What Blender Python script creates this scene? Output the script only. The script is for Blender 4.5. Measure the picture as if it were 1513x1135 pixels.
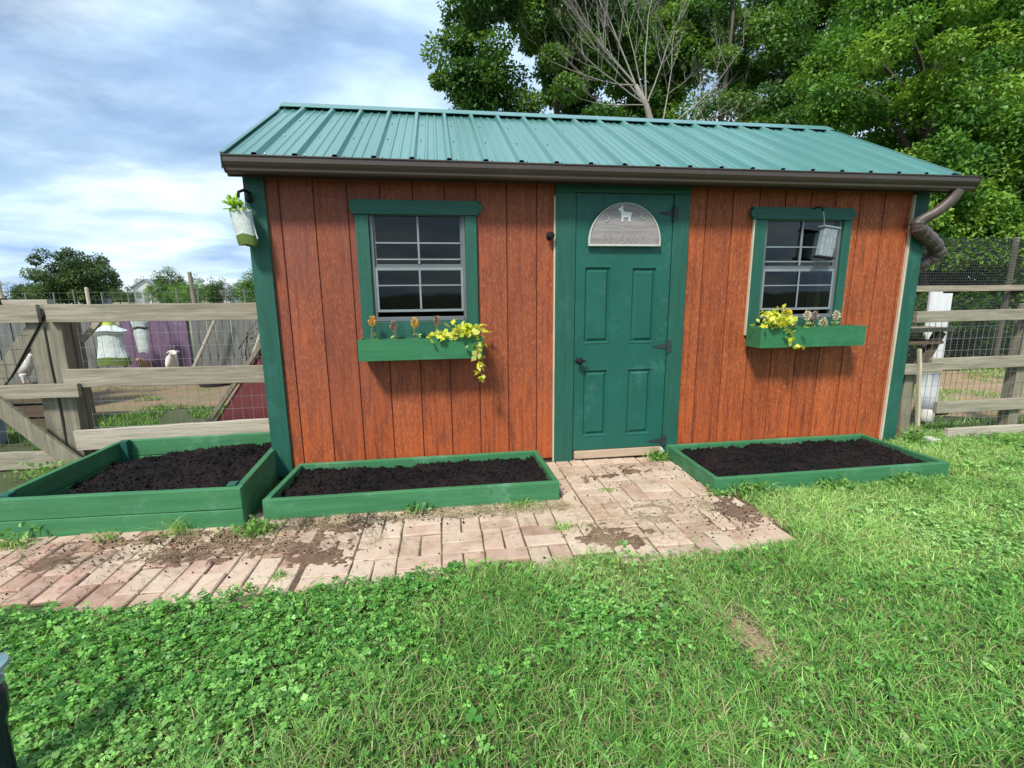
import bpy, math, random
import numpy as np
from mathutils import Vector, Matrix, noise as mn
R = math.radians
PI = math.pi
random.seed(7)
rng = np.random.default_rng(11)
for o in list(bpy.data.objects): bpy.data.objects.remove(o)
S = bpy.context.scene
COL = S.collection

# ------------------------------------------------------------------ camera
cam = bpy.data.cameras.new('camera'); co = bpy.data.objects.new('camera', cam); COL.objects.link(co)
cam.sensor_width = 36; cam.lens = 701.18 / 1513 * 36; cam.clip_start = .05; cam.clip_end = 3000
_R = Vector((0.98939029, -0.1449495, -0.00982364)); _U = Vector((0.03664148, 0.18353055, 0.98233087)); _F = Vector((0.14058543, 0.97226857, -0.18689451))
m = Matrix.Identity(4)
for i in range(3): m[i][0] = _R[i]; m[i][1] = _U[i]; m[i][2] = -_F[i]
m[0][3], m[1][3], m[2][3] = 1.6431, -3.3192, 1.2554
co.matrix_world = m
S.camera = co

# ------------------------------------------------------------------ light and sky
SUN_AZ, SUN_EL = R(-146), R(50)          # azimuth from +Y towards +X
sd = Vector((math.sin(SUN_AZ) * math.cos(SUN_EL), math.cos(SUN_AZ) * math.cos(SUN_EL), math.sin(SUN_EL)))
sun = bpy.data.lights.new('sun', 'SUN'); sun.energy = 4.4; sun.angle = R(9.0); sun.color = (1, .94, .84)
so = bpy.data.objects.new('sun', sun); COL.objects.link(so); so.rotation_euler = (-sd).to_track_quat('-Z', 'Y').to_euler(); so.location = sd * 30
W = bpy.data.worlds.new('World'); S.world = W; W.use_nodes = True
nt = W.node_tree; N = nt.nodes; L = nt.links; N.clear()
sky = N.new('ShaderNodeTexSky'); sky.sky_type = 'NISHITA'; sky.sun_disc = False; sky.sun_elevation = SUN_EL; sky.sun_rotation = SUN_AZ; sky.air_density = 1.0; sky.dust_density = .6; sky.ozone_density = 2.0
bg1 = N.new('ShaderNodeBackground'); bg1.inputs[1].default_value = .135; L.new(sky.outputs[0], bg1.inputs[0])
bg2 = N.new('ShaderNodeBackground')
tc = N.new('ShaderNodeTexCoord'); sep = N.new('ShaderNodeSeparateXYZ'); L.new(tc.outputs['Generated'], sep.inputs[0])
def wm(op, a, b=None):
    n = N.new('ShaderNodeMath'); n.operation = op
    for i, q in enumerate((a, b)):
        if q is None: continue
        if isinstance(q, (int, float)): n.inputs[i].default_value = q
        else: L.new(q, n.inputs[i])
    return n.outputs[0]
zz = wm('ADD', wm('MAXIMUM', sep.outputs[2], 0.0), .16)
cx = wm('DIVIDE', sep.outputs[0], zz); cy = wm('DIVIDE', sep.outputs[1], zz)
cb = N.new('ShaderNodeCombineXYZ'); L.new(cx, cb.inputs[0]); L.new(cy, cb.inputs[1])
def wnoise(scale, detail, rough, dist, off, stretch=(1, 1, 1)):
    mp = N.new('ShaderNodeMapping'); mp.inputs['Location'].default_value = off; mp.inputs['Scale'].default_value = stretch; mp.inputs['Rotation'].default_value = (0, 0, R(24)); L.new(cb.outputs[0], mp.inputs[0])
    n = N.new('ShaderNodeTexNoise'); n.inputs['Scale'].default_value = scale; n.inputs['Detail'].default_value = detail; n.inputs['Roughness'].default_value = rough; n.inputs['Distortion'].default_value = dist
    L.new(mp.outputs[0], n.inputs['Vector']); return n.outputs[0]
n1 = wnoise(.6, 8, .52, .3, (3.1, 1.7, 0), (1, 1.3, 1)); n2 = wnoise(2.2, 8, .6, .2, (7.3, .4, 2))
cov = wm('ADD', wm('MULTIPLY', n1, .75), wm('MULTIPLY', n2, .25))
rp = N.new('ShaderNodeMapRange'); rp.inputs[1].default_value = .38; rp.inputs[2].default_value = .54; L.new(cov, rp.inputs[0])
n3 = wnoise(1.0, 7, .52, .3, (1.2, 9.4, 5), (1, 1.35, 1))
cr = N.new('ShaderNodeValToRGB'); L.new(n3, cr.inputs[0])
cr.color_ramp.elements[0].position = .36; cr.color_ramp.elements[0].color = (.34, .50, .74, 1)
cr.color_ramp.elements[1].position = .60; cr.color_ramp.elements[1].color = (.80, .92, 1.0, 1)
e = cr.color_ramp.elements.new(.5); e.color = (.58, .76, .95, 1)
L.new(cr.outputs[0], bg2.inputs[0]); bg2.inputs[1].default_value = 1.12
mx = N.new('ShaderNodeMixShader'); L.new(rp.outputs[0], mx.inputs[0]); L.new(bg1.outputs[0], mx.inputs[1]); L.new(bg2.outputs[0], mx.inputs[2])
wo = N.new('ShaderNodeOutputWorld'); L.new(mx.outputs[0], wo.inputs[0])
S.view_settings.view_transform = 'Standard'; S.view_settings.look = 'None'; S.view_settings.exposure = 0.24; S.view_settings.gamma = 1
try: S.cycles.max_bounces = 6; S.cycles.transparent_max_bounces = 12
except Exception: pass

# ------------------------------------------------------------------ helpers
def vnoise(x, y, s=0):
    x = np.asarray(x, float); y = np.asarray(y, float)
    xi = np.floor(x).astype(np.int64); yi = np.floor(y).astype(np.int64); fx = x - xi; fy = y - yi
    def h(a, b):
        n = (a * 374761393 + b * 668265263 + s * 362437) & 0x7fffffff
        n = ((n ^ (n >> 13)) * 1274126177) & 0x7fffffff
        return ((n ^ (n >> 16)) & 0xffff) / 65535.
    ux = fx * fx * (3 - 2 * fx); uy = fy * fy * (3 - 2 * fy)
    return (h(xi, yi) * (1 - ux) + h(xi + 1, yi) * ux) * (1 - uy) + (h(xi, yi + 1) * (1 - ux) + h(xi + 1, yi + 1) * ux) * uy
def fbm(x, y, s=0, o=4):
    t = 0; a = .5; n = 0
    for k in range(o):
        t = t + a * vnoise(np.asarray(x) * 2 ** k, np.asarray(y) * 2 ** k, s + k); n += a; a *= .5
    return t / n
def worg(p):
    v = Vector((0, 0, 0))
    while p is not None: v = v + p.location; p = p.parent
    return v
def tag(o, label=None, cat=None, group=None, kind=None):
    for k, v in (('label', label), ('category', cat), ('group', group), ('kind', kind)):
        if v: o[k] = v
    return o
def thing(name, loc, label, cat, group=None):
    o = bpy.data.objects.new(name, None); COL.objects.link(o); o.location = loc; o.empty_display_size = .1
    return tag(o, label, cat, group)
def link_mesh(name, verts, faces, mat, parent=None, smooth=False, cols=None, bevel=0):
    org = worg(parent)
    me = bpy.data.meshes.new(name)
    v = np.asarray(verts, dtype=np.float32).reshape(-1, 3) - np.array(org, dtype=np.float32)
    if isinstance(faces, np.ndarray):
        nf, k = faces.shape
        me.vertices.add(len(v)); me.vertices.foreach_set('co', v.ravel())
        me.loops.add(nf * k); me.loops.foreach_set('vertex_index', faces.astype(np.int32).ravel())
        me.polygons.add(nf); me.polygons.foreach_set('loop_start', np.arange(0, nf * k, k, dtype=np.int32))
        me.update(calc_edges=True)
    else:
        me.from_pydata([tuple(a) for a in v.tolist()], [], faces); me.update()
    if cols is not None:
        ca = me.color_attributes.new('col', 'FLOAT_COLOR', 'POINT')
        c = np.ones((len(v), 4), dtype=np.float32); c[:, :3] = cols; ca.data.foreach_set('color', c.ravel())
    if smooth: me.polygons.foreach_set('use_smooth', np.ones(len(me.polygons), dtype=bool))
    me.materials.append(mat)
    o = bpy.data.objects.new(name, me); COL.objects.link(o); o.parent = parent
    if bevel:
        b = o.modifiers.new('bevel', 'BEVEL'); b.width = bevel; b.segments = 2; b.limit_method = 'ANGLE'; b.angle_limit = R(50)
    return o
class MB:
    def __init__(s): s.v = []; s.f = []
    def add(s, vs, fs):
        n = len(s.v); s.v += [tuple(p) for p in vs]; s.f += [tuple(i + n for i in f) for f in fs]; return s
    def box(s, x0, x1, y0, y1, z0, z1):
        return s.add([(x0, y0, z0), (x1, y0, z0), (x1, y1, z0), (x0, y1, z0), (x0, y0, z1), (x1, y0, z1), (x1, y1, z1), (x0, y1, z1)],
                     [(0, 3, 2, 1), (4, 5, 6, 7), (0, 1, 5, 4), (1, 2, 6, 5), (2, 3, 7, 6), (3, 0, 4, 7)])
    def beam(s, a, b, w, t, nrm=(0, 1, 0), seg=1, warp=0):
        a = Vector(a); b = Vector(b); d = (b - a).normalized(); n = Vector(nrm); n = (n - d * n.dot(d)).normalized(); u = d.cross(n).normalized()
        vs = []; fs = []
        for i in range(seg + 1):
            c = a.lerp(b, i / seg)
            if 0 < i < seg: c = c + u * random.uniform(-warp, warp) + n * random.uniform(-warp, warp)
            for q, r in ((-1, -1), (1, -1), (1, 1), (-1, 1)): vs.append(c + u * q * w / 2 + n * r * t / 2)
        for i in range(seg):
            for k in range(4): fs.append((i * 4 + k, i * 4 + (k + 1) % 4, i * 4 + 4 + (k + 1) % 4, i * 4 + 4 + k))
        fs.append((3, 2, 1, 0)); e = seg * 4; fs.append((e, e + 1, e + 2, e + 3))
        return s.add(vs, fs)
    def tube(s, pts, rad, n=8, cap=True):
        pts = [Vector(p) for p in pts]
        if not isinstance(rad, (list, tuple)): rad = [rad] * len(pts)
        vs = []; fs = []; prev = None
        for i, p in enumerate(pts):
            d = (pts[min(i + 1, len(pts) - 1)] - pts[max(i - 1, 0)]).normalized()
            if prev is None: u = d.orthogonal().normalized()
            else:
                u = prev - d * prev.dot(d); u = u.normalized() if u.length > 1e-6 else d.orthogonal().normalized()
            prev = u; w = d.cross(u)
            for k in range(n):
                a = 2 * PI * k / n; vs.append(p + (u * math.cos(a) + w * math.sin(a)) * rad[i])
        for i in range(len(pts) - 1):
            for k in range(n): fs.append((i * n + k, i * n + (k + 1) % n, (i + 1) * n + (k + 1) % n, (i + 1) * n + k))
        if cap: fs.append(tuple(range(n - 1, -1, -1))); fs.append(tuple((len(pts) - 1) * n + k for k in range(n)))
        return s.add(vs, fs)
    def prism_y(s, poly, y0, y1):      # polygon in x,z
        n = len(poly); vs = [(x, y0, z) for x, z in poly] + [(x, y1, z) for x, z in poly]
        fs = [tuple(range(n)), tuple(range(2 * n - 1, n - 1, -1))] + [(i, n + i, n + (i + 1) % n, (i + 1) % n) for i in range(n)]
        return s.add(vs, fs)
    def prism_x(s, poly, x0, x1):      # polygon in y,z
        n = len(poly); vs = [(x0, y, z) for y, z in poly] + [(x1, y, z) for y, z in poly]
        fs = [tuple(range(n - 1, -1, -1)), tuple(range(n, 2 * n))] + [(i, (i + 1) % n, n + (i + 1) % n, n + i) for i in range(n)]
        return s.add(vs, fs)
    def prism_z(s, poly, z0, z1):
        n = len(poly); vs = [(x, y, z0) for x, y in poly] + [(x, y, z1) for x, y in poly]
        fs = [tuple(range(n - 1, -1, -1)), tuple(range(n, 2 * n))] + [(i, (i + 1) % n, n + (i + 1) % n, n + i) for i in range(n)]
        return s.add(vs, fs)
    def lathe(s, prof, c, n=20, axis='z'):
        vs = []; fs = []
        for r, h in prof:
            for k in range(n):
                a = 2 * PI * k / n; p = (r * math.cos(a), r * math.sin(a), h)
                if axis == 'y': p = (p[0], h, p[1])
                vs.append((c[0] + p[0], c[1] + p[1], c[2] + p[2]))
        for i in range(len(prof) - 1):
            for k in range(n): fs.append((i * n + k, i * n + (k + 1) % n, (i + 1) * n + (k + 1) % n, (i + 1) * n + k))
        fs.append(tuple(range(n - 1, -1, -1))); fs.append(tuple((len(prof) - 1) * n + k for k in range(n)))
        return s.add(vs, fs)
    def ball(s, c, r, sub=1, sq=(1, 1, 1), jit=0.):
        t = (1 + 5 ** .5) / 2
        vs = [Vector(p).normalized() for p in ((-1, t, 0), (1, t, 0), (-1, -t, 0), (1, -t, 0), (0, -1, t), (0, 1, t), (0, -1, -t), (0, 1, -t), (t, 0, -1), (t, 0, 1), (-t, 0, -1), (-t, 0, 1))]
        fs = [(0, 11, 5), (0, 5, 1), (0, 1, 7), (0, 7, 10), (0, 10, 11), (1, 5, 9), (5, 11, 4), (11, 10, 2), (10, 7, 6), (7, 1, 8), (3, 9, 4), (3, 4, 2), (3, 2, 6), (3, 6, 8), (3, 8, 9), (4, 9, 5), (2, 4, 11), (6, 2, 10), (8, 6, 7), (9, 8, 1)]
        for _ in range(sub):
            mid = {}; nf = []
            def md(a, b):
                k = (min(a, b), max(a, b))
                if k not in mid: mid[k] = len(vs); vs.append(((vs[a] + vs[b]) / 2).normalized())
                return mid[k]
            for a, b, cc in fs:
                x, y, z = md(a, b), md(b, cc), md(cc, a); nf += [(a, x, z), (b, y, x), (cc, z, y), (x, y, z)]
            fs = nf
        out = []
        for p in vs:
            k = r * (1 + random.uniform(-jit, jit)); out.append((c[0] + p.x * k * sq[0], c[1] + p.y * k * sq[1], c[2] + p.z * k * sq[2]))
        return s.add(out, fs)
    def build(s, name, mat, parent=None, smooth=False, bevel=0):
        return link_mesh(name, np.array(s.v, dtype=np.float32), s.f, mat, parent, smooth, None, bevel)

# ------------------------------------------------------------------ materials
def newmat(name):
    m = bpy.data.materials.new(name); m.use_nodes = True; t = m.node_tree; t.nodes.clear()
    out = t.nodes.new('ShaderNodeOutputMaterial'); b = t.nodes.new('ShaderNodeBsdfPrincipled'); t.links.new(b.outputs[0], out.inputs[0])
    return m, t, b, out
def tnoise(t, scale, detail=5, rough=.6, stretch=(1, 1, 1), dist=0, co='Object'):
    c = t.nodes.new('ShaderNodeTexCoord'); mp = t.nodes.new('ShaderNodeMapping'); mp.inputs['Scale'].default_value = stretch
    n = t.nodes.new('ShaderNodeTexNoise'); n.inputs['Scale'].default_value = scale; n.inputs['Detail'].default_value = detail; n.inputs['Roughness'].default_value = rough; n.inputs['Distortion'].default_value = dist
    t.links.new(c.outputs[co], mp.inputs[0]); t.links.new(mp.outputs[0], n.inputs['Vector']); return n.outputs[0]
def rng_(t, s, a, b, lo=0., hi=1.):
    r = t.nodes.new('ShaderNodeMapRange'); t.links.new(s, r.inputs[0])
    for i, q in enumerate((a, b, lo, hi)): r.inputs[i + 1].default_value = q
    return r.outputs[0]
def mixc(t, f, a, b, mode='MIX'):
    n = t.nodes.new('ShaderNodeMix'); n.data_type = 'RGBA'; n.blend_type = mode
    if isinstance(f, (int, float)): n.inputs[0].default_value = f
    else: t.links.new(f, n.inputs[0])
    for i, q in ((6, a), (7, b)):
        if isinstance(q, tuple): n.inputs[i].default_value = (*q, 1)
        else: t.links.new(q, n.inputs[i])
    return n.outputs[2]
def bump(t, b, h, strength=.3, dist=.01):
    n = t.nodes.new('ShaderNodeBump'); n.inputs['Strength'].default_value = strength; n.inputs['Distance'].default_value = dist
    t.links.new(h, n.inputs['Height']); t.links.new(n.outputs[0], b.inputs['Normal'])
GR = {'x': (1, 14, 14), 'y': (14, 1, 14), 'z': (14, 14, 1), None: (1, 1, 1)}
def surf(name, c1, c2, rough=.6, grain=None, scale=3, fine=60, c3=None, amt3=.5, bstr=.3, bdist=.004, metal=0, spec=.4, coat=0):
    """two-tone mottled surface with optional grain direction; c3 = worn or dirty tone in patches"""
    m, t, b, out = newmat(name)
    n = tnoise(t, scale, 6, .6, GR[grain], .3)
    c = mixc(t, rng_(t, n, .34, .66), c1, c2)
    nf = tnoise(t, fine, 3, .6, (1, 1, 1) if grain is None else tuple(q / 4 + .25 for q in GR[grain]))
    c = mixc(t, rng_(t, nf, .3, .7, 0, .4), c, tuple(q * .62 for q in c1))
    if c3:
        n3 = tnoise(t, scale * .9 + 1.3, 7, .7); c = mixc(t, rng_(t, n3, .56, .70, 0, amt3), c, c3)
    t.links.new(c, b.inputs['Base Color']); b.inputs['Metallic'].default_value = metal; b.inputs['Specular IOR Level'].default_value = spec
    t.links.new(rng_(t, nf, .2, .8, rough - .1, min(1, rough + .12)), b.inputs['Roughness'])
    if bstr: bump(t, b, n if grain else nf, bstr, bdist)
    return m
def foliage(name, trans=.35, rough=.5, mul=(1, 1, 1), spec=.35):
    m, t, b, out = newmat(name)
    a = t.nodes.new('ShaderNodeAttribute'); a.attribute_name = 'col'
    c = mixc(t, 1., a.outputs['Color'], mul, 'MULTIPLY')
    t.links.new(c, b.inputs['Base Color']); b.inputs['Roughness'].default_value = rough; b.inputs['Specular IOR Level'].default_value = spec
    tr = t.nodes.new('ShaderNodeBsdfTranslucent'); t.links.new(mixc(t, 1., c, (1.2, 1.15, .55), 'MULTIPLY'), tr.inputs[0])
    mx = t.nodes.new('ShaderNodeMixShader'); mx.inputs[0].default_value = trans
    t.links.new(b.outputs[0], mx.inputs[1]); t.links.new(tr.outputs[0], mx.inputs[2]); t.links.new(mx.outputs[0], out.inputs[0])
    return m
M = {}
def wall_mat():
    m, t, b, out = newmat('stained_siding')
    n1 = tnoise(t, 60, 8, .75, (1.3, 1, .5)); n2 = tnoise(t, 2.2, 6, .65, (2.2, 1, .55)); n3 = tnoise(t, 9, 7, .7, (3.2, 1, .28), .5); n4 = tnoise(t, 150, 3, .6, (1, 1, .6)); n5 = tnoise(t, 14, 6, .7, (1.3, 1, .8))
    c = mixc(t, rng_(t, n5, .34, .66), (.36, .088, .024), (.19, .038, .013))
    c = mixc(t, rng_(t, n2, .40, .66, 0, .6), c, (.44, .10, .028))
    c = mixc(t, rng_(t, n1, .50, .62, 0, .8), c, (.54, .22, .10))
    n6 = tnoise(t, 5, 6, .65, (1.6, 1, .7), .6); c = mixc(t, rng_(t, n6, .50, .68, 0, .6), c, (.50, .12, .03))
    n7 = tnoise(t, 3.2, 8, .72, (9, 1, .22), .3); c = mixc(t, rng_(t, n7, .50, .66, 0, .45), c, (.13, .028, .016)); c = mixc(t, rng_(t, n7, .48, .36, 0, .3), c, (.50, .15, .055))
    c = mixc(t, rng_(t, n3, .50, .66, 0, .62), c, (.12, .022, .010))
    tcn = t.nodes.new('ShaderNodeTexCoord'); sp = t.nodes.new('ShaderNodeSeparateXYZ'); t.links.new(tcn.outputs['Object'], sp.inputs[0])
    def ma(op, a, bb):
        n = t.nodes.new('ShaderNodeMath'); n.operation = op
        for i_, q in enumerate((a, bb)):
            if isinstance(q, (int, float)): n.inputs[i_].default_value = q
            else: t.links.new(q, n.inputs[i_])
        return n.outputs[0]
    # every board between two grooves took the stain a little differently
    bid = ma('FLOOR', ma('DIVIDE', ma('ADD', sp.outputs[0], 2.9 - .454), .2055), 0); wn = t.nodes.new('ShaderNodeTexWhiteNoise'); wn.noise_dimensions = '1D'; t.links.new(bid, wn.inputs['W'])
    c = mixc(t, ma('MULTIPLY', wn.outputs[0], .38), c, (.16, .036, .016))
    # painted shade and reflection: greyer, rosier to the upper left; more orange low down
    mm = ma('MULTIPLY', rng_(t, sp.outputs[0], -2.3, .6, 1, 0), rng_(t, n2, .3, .65, .15, .8))
    c = mixc(t, ma('MULTIPLY', mm, rng_(t, sp.outputs[2], .2, 1.3, .2, 1)), c, (.15, .055, .052))
    c = mixc(t, ma('MULTIPLY', rng_(t, sp.outputs[2], .75, .15, 0, 1), rng_(t, n3, .42, .6, .45, 0)), c, (.52, .10, .018))
    c = mixc(t, rng_(t, n4, .58, .74, 0, .55), c, (.10, .025, .014))
    t.links.new(c, b.inputs['Base Color']); b.inputs['Roughness'].default_value = .62; b.inputs['Specular IOR Level'].default_value = .3
    bump(t, b, n1, .35, .004); return m
M['wall'] = wall_mat()
M['groove'] = surf('groove_wood', (.20, .048, .02), (.13, .032, .014), .85, 'z')
M['trim'] = surf('green_trim_paint', (.017, .112, .077), (.011, .080, .056), .55, 'z', 2.5, 50, (.035, .15, .12), .5, .5, .004)
M['trimx'] = surf('green_trim_paint_across', (.017, .112, .077), (.011, .080, .056), .55, 'x', 2.5, 50, (.035, .15, .12), .5, .5, .004)
M['door'] = surf('green_door_paint', (.012, .118, .088), (.008, .088, .066), .5, None, 2.6, 30, (.06, .20, .16), .55, .25, .003)
M['bed'] = surf('green_bed_paint', (.055, .22, .092), (.034, .16, .066), .62, 'x', 1.6, 40, (.14, .31, .20), .7, .5, .005)
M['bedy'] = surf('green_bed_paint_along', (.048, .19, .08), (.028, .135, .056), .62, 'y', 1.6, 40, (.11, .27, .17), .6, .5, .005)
M['boxp'] = surf('green_window_box_paint', (.034, .19, .08), (.022, .14, .058), .58, 'x', 2, 40, (.06, .26, .15), .4, .3, .004)
M['cream'] = surf('bare_board_edge', (.62, .55, .42), (.45, .38, .27), .8, 'z', 5)
M['sill'] = surf('threshold_wood', (.50, .38, .27), (.38, .28, .19), .8, 'x', 4, 60, (.2, .15, .1), .5)
def roofm():
    m, t, b, out = newmat('green_roof_metal')
    n = tnoise(t, 1.2, 6, .6, (3, .5, .5)); c = mixc(t, rng_(t, n, .3, .7), (.062, .205, .178), (.092, .255, .225))
    n2 = tnoise(t, 90, 3); c = mixc(t, rng_(t, n2, .62, .78, 0, .3), c, (.16, .27, .24))
    n3 = tnoise(t, 2.5, 7, .7, (6, .35, .35), .3); c = mixc(t, rng_(t, n3, .54, .72, 0, .5), c, (.11, .19, .16))   # dusty run-off streaks down the slope
    t.links.new(c, b.inputs['Base Color']); b.inputs['Metallic'].default_value = .1
    t.links.new(rng_(t, n3, .3, .7, .24, .42), b.inputs['Roughness']); b.inputs['Specular IOR Level'].default_value = .9; b.inputs['Coat Weight'].default_value = .4; b.inputs['Coat Roughness'].default_value = .22
    n5 = tnoise(t, 3.5, 3, .5, (1, 1.5, 1)); bump(t, b, n5, .25, .01)
    return m
M['roof'] = roofm()
M['gutter'] = surf('brown_gutter_metal', (.075, .053, .042), (.055, .04, .033), .38, 'x', 1.5, 60, (.12, .10, .085), .3, .05, .001, 0, .5)
M['fascia'] = surf('dark_fascia', (.03, .022, .02), (.02, .016, .014), .8)
M['sash'] = surf('grey_window_vinyl', (.14, .165, .175), (.105, .125, .135), .5, None, 4, 60)
M['muntin'] = surf('pale_muntin', (.24, .285, .30), (.19, .225, .24), .5, None, 4, 60)
M['iron'] = surf('black_iron', (.018, .018, .02), (.03, .026, .024), .5, None, 8, 90, None, 0, .3, .002, .6)
M['inside'] = surf('dim_interior_board', (.10, .085, .07), (.07, .06, .05), .9, 'z')
M['white'] = surf('chalky_white_paint', (.78, .79, .80), (.66, .68, .70), .6, 'z', 3, 40, (.5, .48, .42), .3)
M['block'] = surf('pale_block', (.6, .62, .52), (.45, .48, .38), .9, None, 20, 80)
def woodm(name, c1, c2, g, c3): return surf(name, c1, c2, .85, g, 2.4, 30, c3, .5, .9, .008, 0, .2)
G1, G2, G3 = (.38, .35, .27), (.20, .18, .135), (.11, .105, .09)
M['wx'] = woodm('weathered_rail_wood', G1, G2, 'x', (.19, .19, .15)); M['wz'] = woodm('weathered_post_wood', (.29, .27, .20), (.16, .145, .11), 'z', G3)
M['wg'] = woodm('grey_pallet_wood', (.20, .21, .20), (.12, .125, .12), 'z', (.09, .09, .08)); M['wp'] = woodm('pale_board_wood', (.50, .455, .37), (.34, .31, .25), 'x', (.3, .27, .22))
M['wd'] = woodm('dark_step_wood', (.16, .12, .085), (.09, .07, .05), 'x', (.06, .05, .04))
M['purple'] = surf('purple_board_paint', (.19, .12, .20), (.115, .075, .125), .7, 'z', 2, 30, (.33, .27, .34), .5)
M['maroon'] = surf('maroon_board_paint', (.19, .045, .05), (.12, .03, .035), .7, 'z', 3, 40, (.28, .10, .10), .4)
M['wire'] = surf('galvanised_wire', (.42, .43, .42), (.30, .30, .29), .45, None, 5, 60, None, 0, 0, 0, .7)
M['netm'] = surf('black_netting', (.03, .035, .035), (.045, .05, .05), .7)
M['bark'] = surf('tree_bark', (.14, .115, .09), (.07, .058, .046), .9, 'z', 5, 40, (.2, .19, .15), .5, 1, .02)
M['deadbark'] = surf('bare_grey_bark', (.34, .32, .28), (.20, .185, .16), .9, 'z', 5, 40, None, 0, .8, .01)
M['leaf'] = foliage('tree_leaves', .35); M['grass'] = foliage('grass_blades', .33, .42, (1, 1, 1), .42); M['yleaf'] = foliage('lime_leaves', .4, .45)
M['petal'] = foliage('seed_head', .2, .8); M['dry'] = foliage('dry_straw', .1, .9)
M['rubber'] = surf('black_rubber', (.02, .02, .022), (.03, .03, .03), .6)
M['bluetub'] = surf('blue_grey_plastic', (.28, .36, .42), (.2, .27, .33), .5)
M['solar'] = surf('dark_blue_metal', (.015, .02, .05), (.02, .025, .06), .25, None, 3, 30, None, 0, 0, 0, .6, .6)
M['solarcap'] = surf('silver_teal_cap', (.16, .34, .35), (.5, .6, .62), .2, None, 6, 30, None, 0, 0, 0, .5, .6)
M['fur'] = surf('white_goat_hair', (.78, .74, .68), (.62, .57, .5), .9, None, 9, 120, (.5, .38, .28), .35, .6, .01)
M['bfur'] = surf('tan_goat_hair', (.42, .26, .15), (.25, .15, .09), .9, None, 9, 120, (.1, .06, .04), .5, .6, .01)
M['bag'] = surf('white_woven_bag', (.58, .64, .62), (.40, .48, .46), .7, None, 16, 60, (.20, .28, .27), .9, .4, .01)
M['bagg'] = surf('green_band', (.13, .20, .03), (.07, .12, .025), .7, None, 12, 60)
M['bagy'] = surf('lime_band', (.55, .62, .08), (.4, .5, .05), .7, None, 12, 60)
M['farw'] = surf('distant_white_siding', (.72, .74, .74), (.62, .64, .65), .8, 'x', 1, 10); M['farr'] = surf('distant_grey_roof', (.34, .36, .38), (.26, .28, .3), .8, None, 1, 10)
def glassm():
    m, t, b, out = newmat('window_glass')
    tr = t.nodes.new('ShaderNodeBsdfTransparent'); tr.inputs[0].default_value = (.55, .6, .6, 1)
    gl = t.nodes.new('ShaderNodeBsdfGlossy'); gl.inputs['Roughness'].default_value = .03
    fr = t.nodes.new('ShaderNodeFresnel'); fr.inputs[0].default_value = 1.42
    n = tnoise(t, 3, 2); bp_ = t.nodes.new('ShaderNodeBump'); bp_.inputs['Strength'].default_value = .05; bp_.inputs['Distance'].default_value = .02; t.links.new(n, bp_.inputs['Height']); t.links.new(bp_.outputs[0], gl.inputs['Normal'])
    mx = t.nodes.new('ShaderNodeMixShader'); t.links.new(fr.outputs[0], mx.inputs[0]); t.links.new(tr.outputs[0], mx.inputs[1]); t.links.new(gl.outputs[0], mx.inputs[2]); t.links.new(mx.outputs[0], out.inputs[0]); return m
M['glass'] = glassm()
def soilm(name, c1, c2, c3):
    m, t, b, out = newmat(name)
    n = tnoise(t, 28, 7, .7); n2 = tnoise(t, 4, 5, .6); n3 = tnoise(t, 120, 3, .6)
    c = mixc(t, rng_(t, n, .35, .65), c1, c2); c = mixc(t, rng_(t, n2, .45, .65, 0, .7), c, c3)
    t.links.new(c, b.inputs['Base Color']); b.inputs['Roughness'].default_value = .95; b.inputs['Specular IOR Level'].default_value = .15; bump(t, b, n3, .7, .01); return m
M['soil'] = soilm('dark_potting_soil', (.005, .0045, .005), (.013, .011, .0115), (.022, .015, .0145))
M['dirt'] = soilm('brown_dirt', (.20, .128, .088), (.12, .08, .056), (.28, .19, .13))
M['sand'] = soilm('sandy_joint_fill', (.42, .34, .25), (.30, .23, .165), (.20, .17, .09))
def brickm():
    m, t, b, out = newmat('paving_brick')
    a = t.nodes.new('ShaderNodeAttribute'); a.attribute_name = 'col'
    n = tnoise(t, 9, 6, .65); n2 = tnoise(t, 2.1, 6, .7); n3 = tnoise(t, 110, 4, .6); n4 = tnoise(t, 2.6, 9, .75, (.8, 1.5, 1), .9)
    c = mixc(t, rng_(t, n, .35, .7, 0, .55), a.outputs['Color'], (.58, .45, .36))
    c = mixc(t, rng_(t, n2, .44, .60, 0, .78), c, (.58, .47, .36))        # pale sand film
    c = mixc(t, rng_(t, n4, .55, .70, 0, .7), c, (.25, .155, .11))       # soil stains
    c = mixc(t, rng_(t, n3, .58, .72, 0, .6), c, (.18, .12, .09))
    t.links.new(c, b.inputs['Base Color']); b.inputs['Roughness'].default_value = .9; b.inputs['Specular IOR Level'].default_value = .2; bump(t, b, n3, .5, .004); return m
M['brick'] = brickm(); M['joint'] = soilm('dark_joint_fill', (.15, .105, .075), (.10, .07, .05), (.10, .11, .045))
def groundm():
    m, t, b, out = newmat('ground_cover')
    n = tnoise(t, 1.1, 7, .65); n2 = tnoise(t, 30, 6, .7); n3 = tnoise(t, .05, 5, .6)
    near = mixc(t, rng_(t, n2, .35, .65), (.035, .065, .018), (.075, .085, .03))
    near = mixc(t, rng_(t, n, .5, .68, 0, .6), near, (.13, .10, .055))
    far = mixc(t, rng_(t, n3, .35, .65), (.32, .29, .17), (.16, .21, .08))
    c_ = t.nodes.new('ShaderNodeTexCoord'); sp = t.nodes.new('ShaderNodeSeparateXYZ'); t.links.new(c_.outputs['Object'], sp.inputs[0])
    c = mixc(t, rng_(t, sp.outputs[1], 8, 16), near, far)
    t.links.new(c, b.inputs['Base Color']); b.inputs['Roughness'].default_value = .95; bump(t, b, n2, .8, .02); return m
M['ground'] = groundm()
M['yard'] = soilm('yard_dirt', (.30, .21, .14), (.20, .14, .10), (.13, .17, .06))
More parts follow.
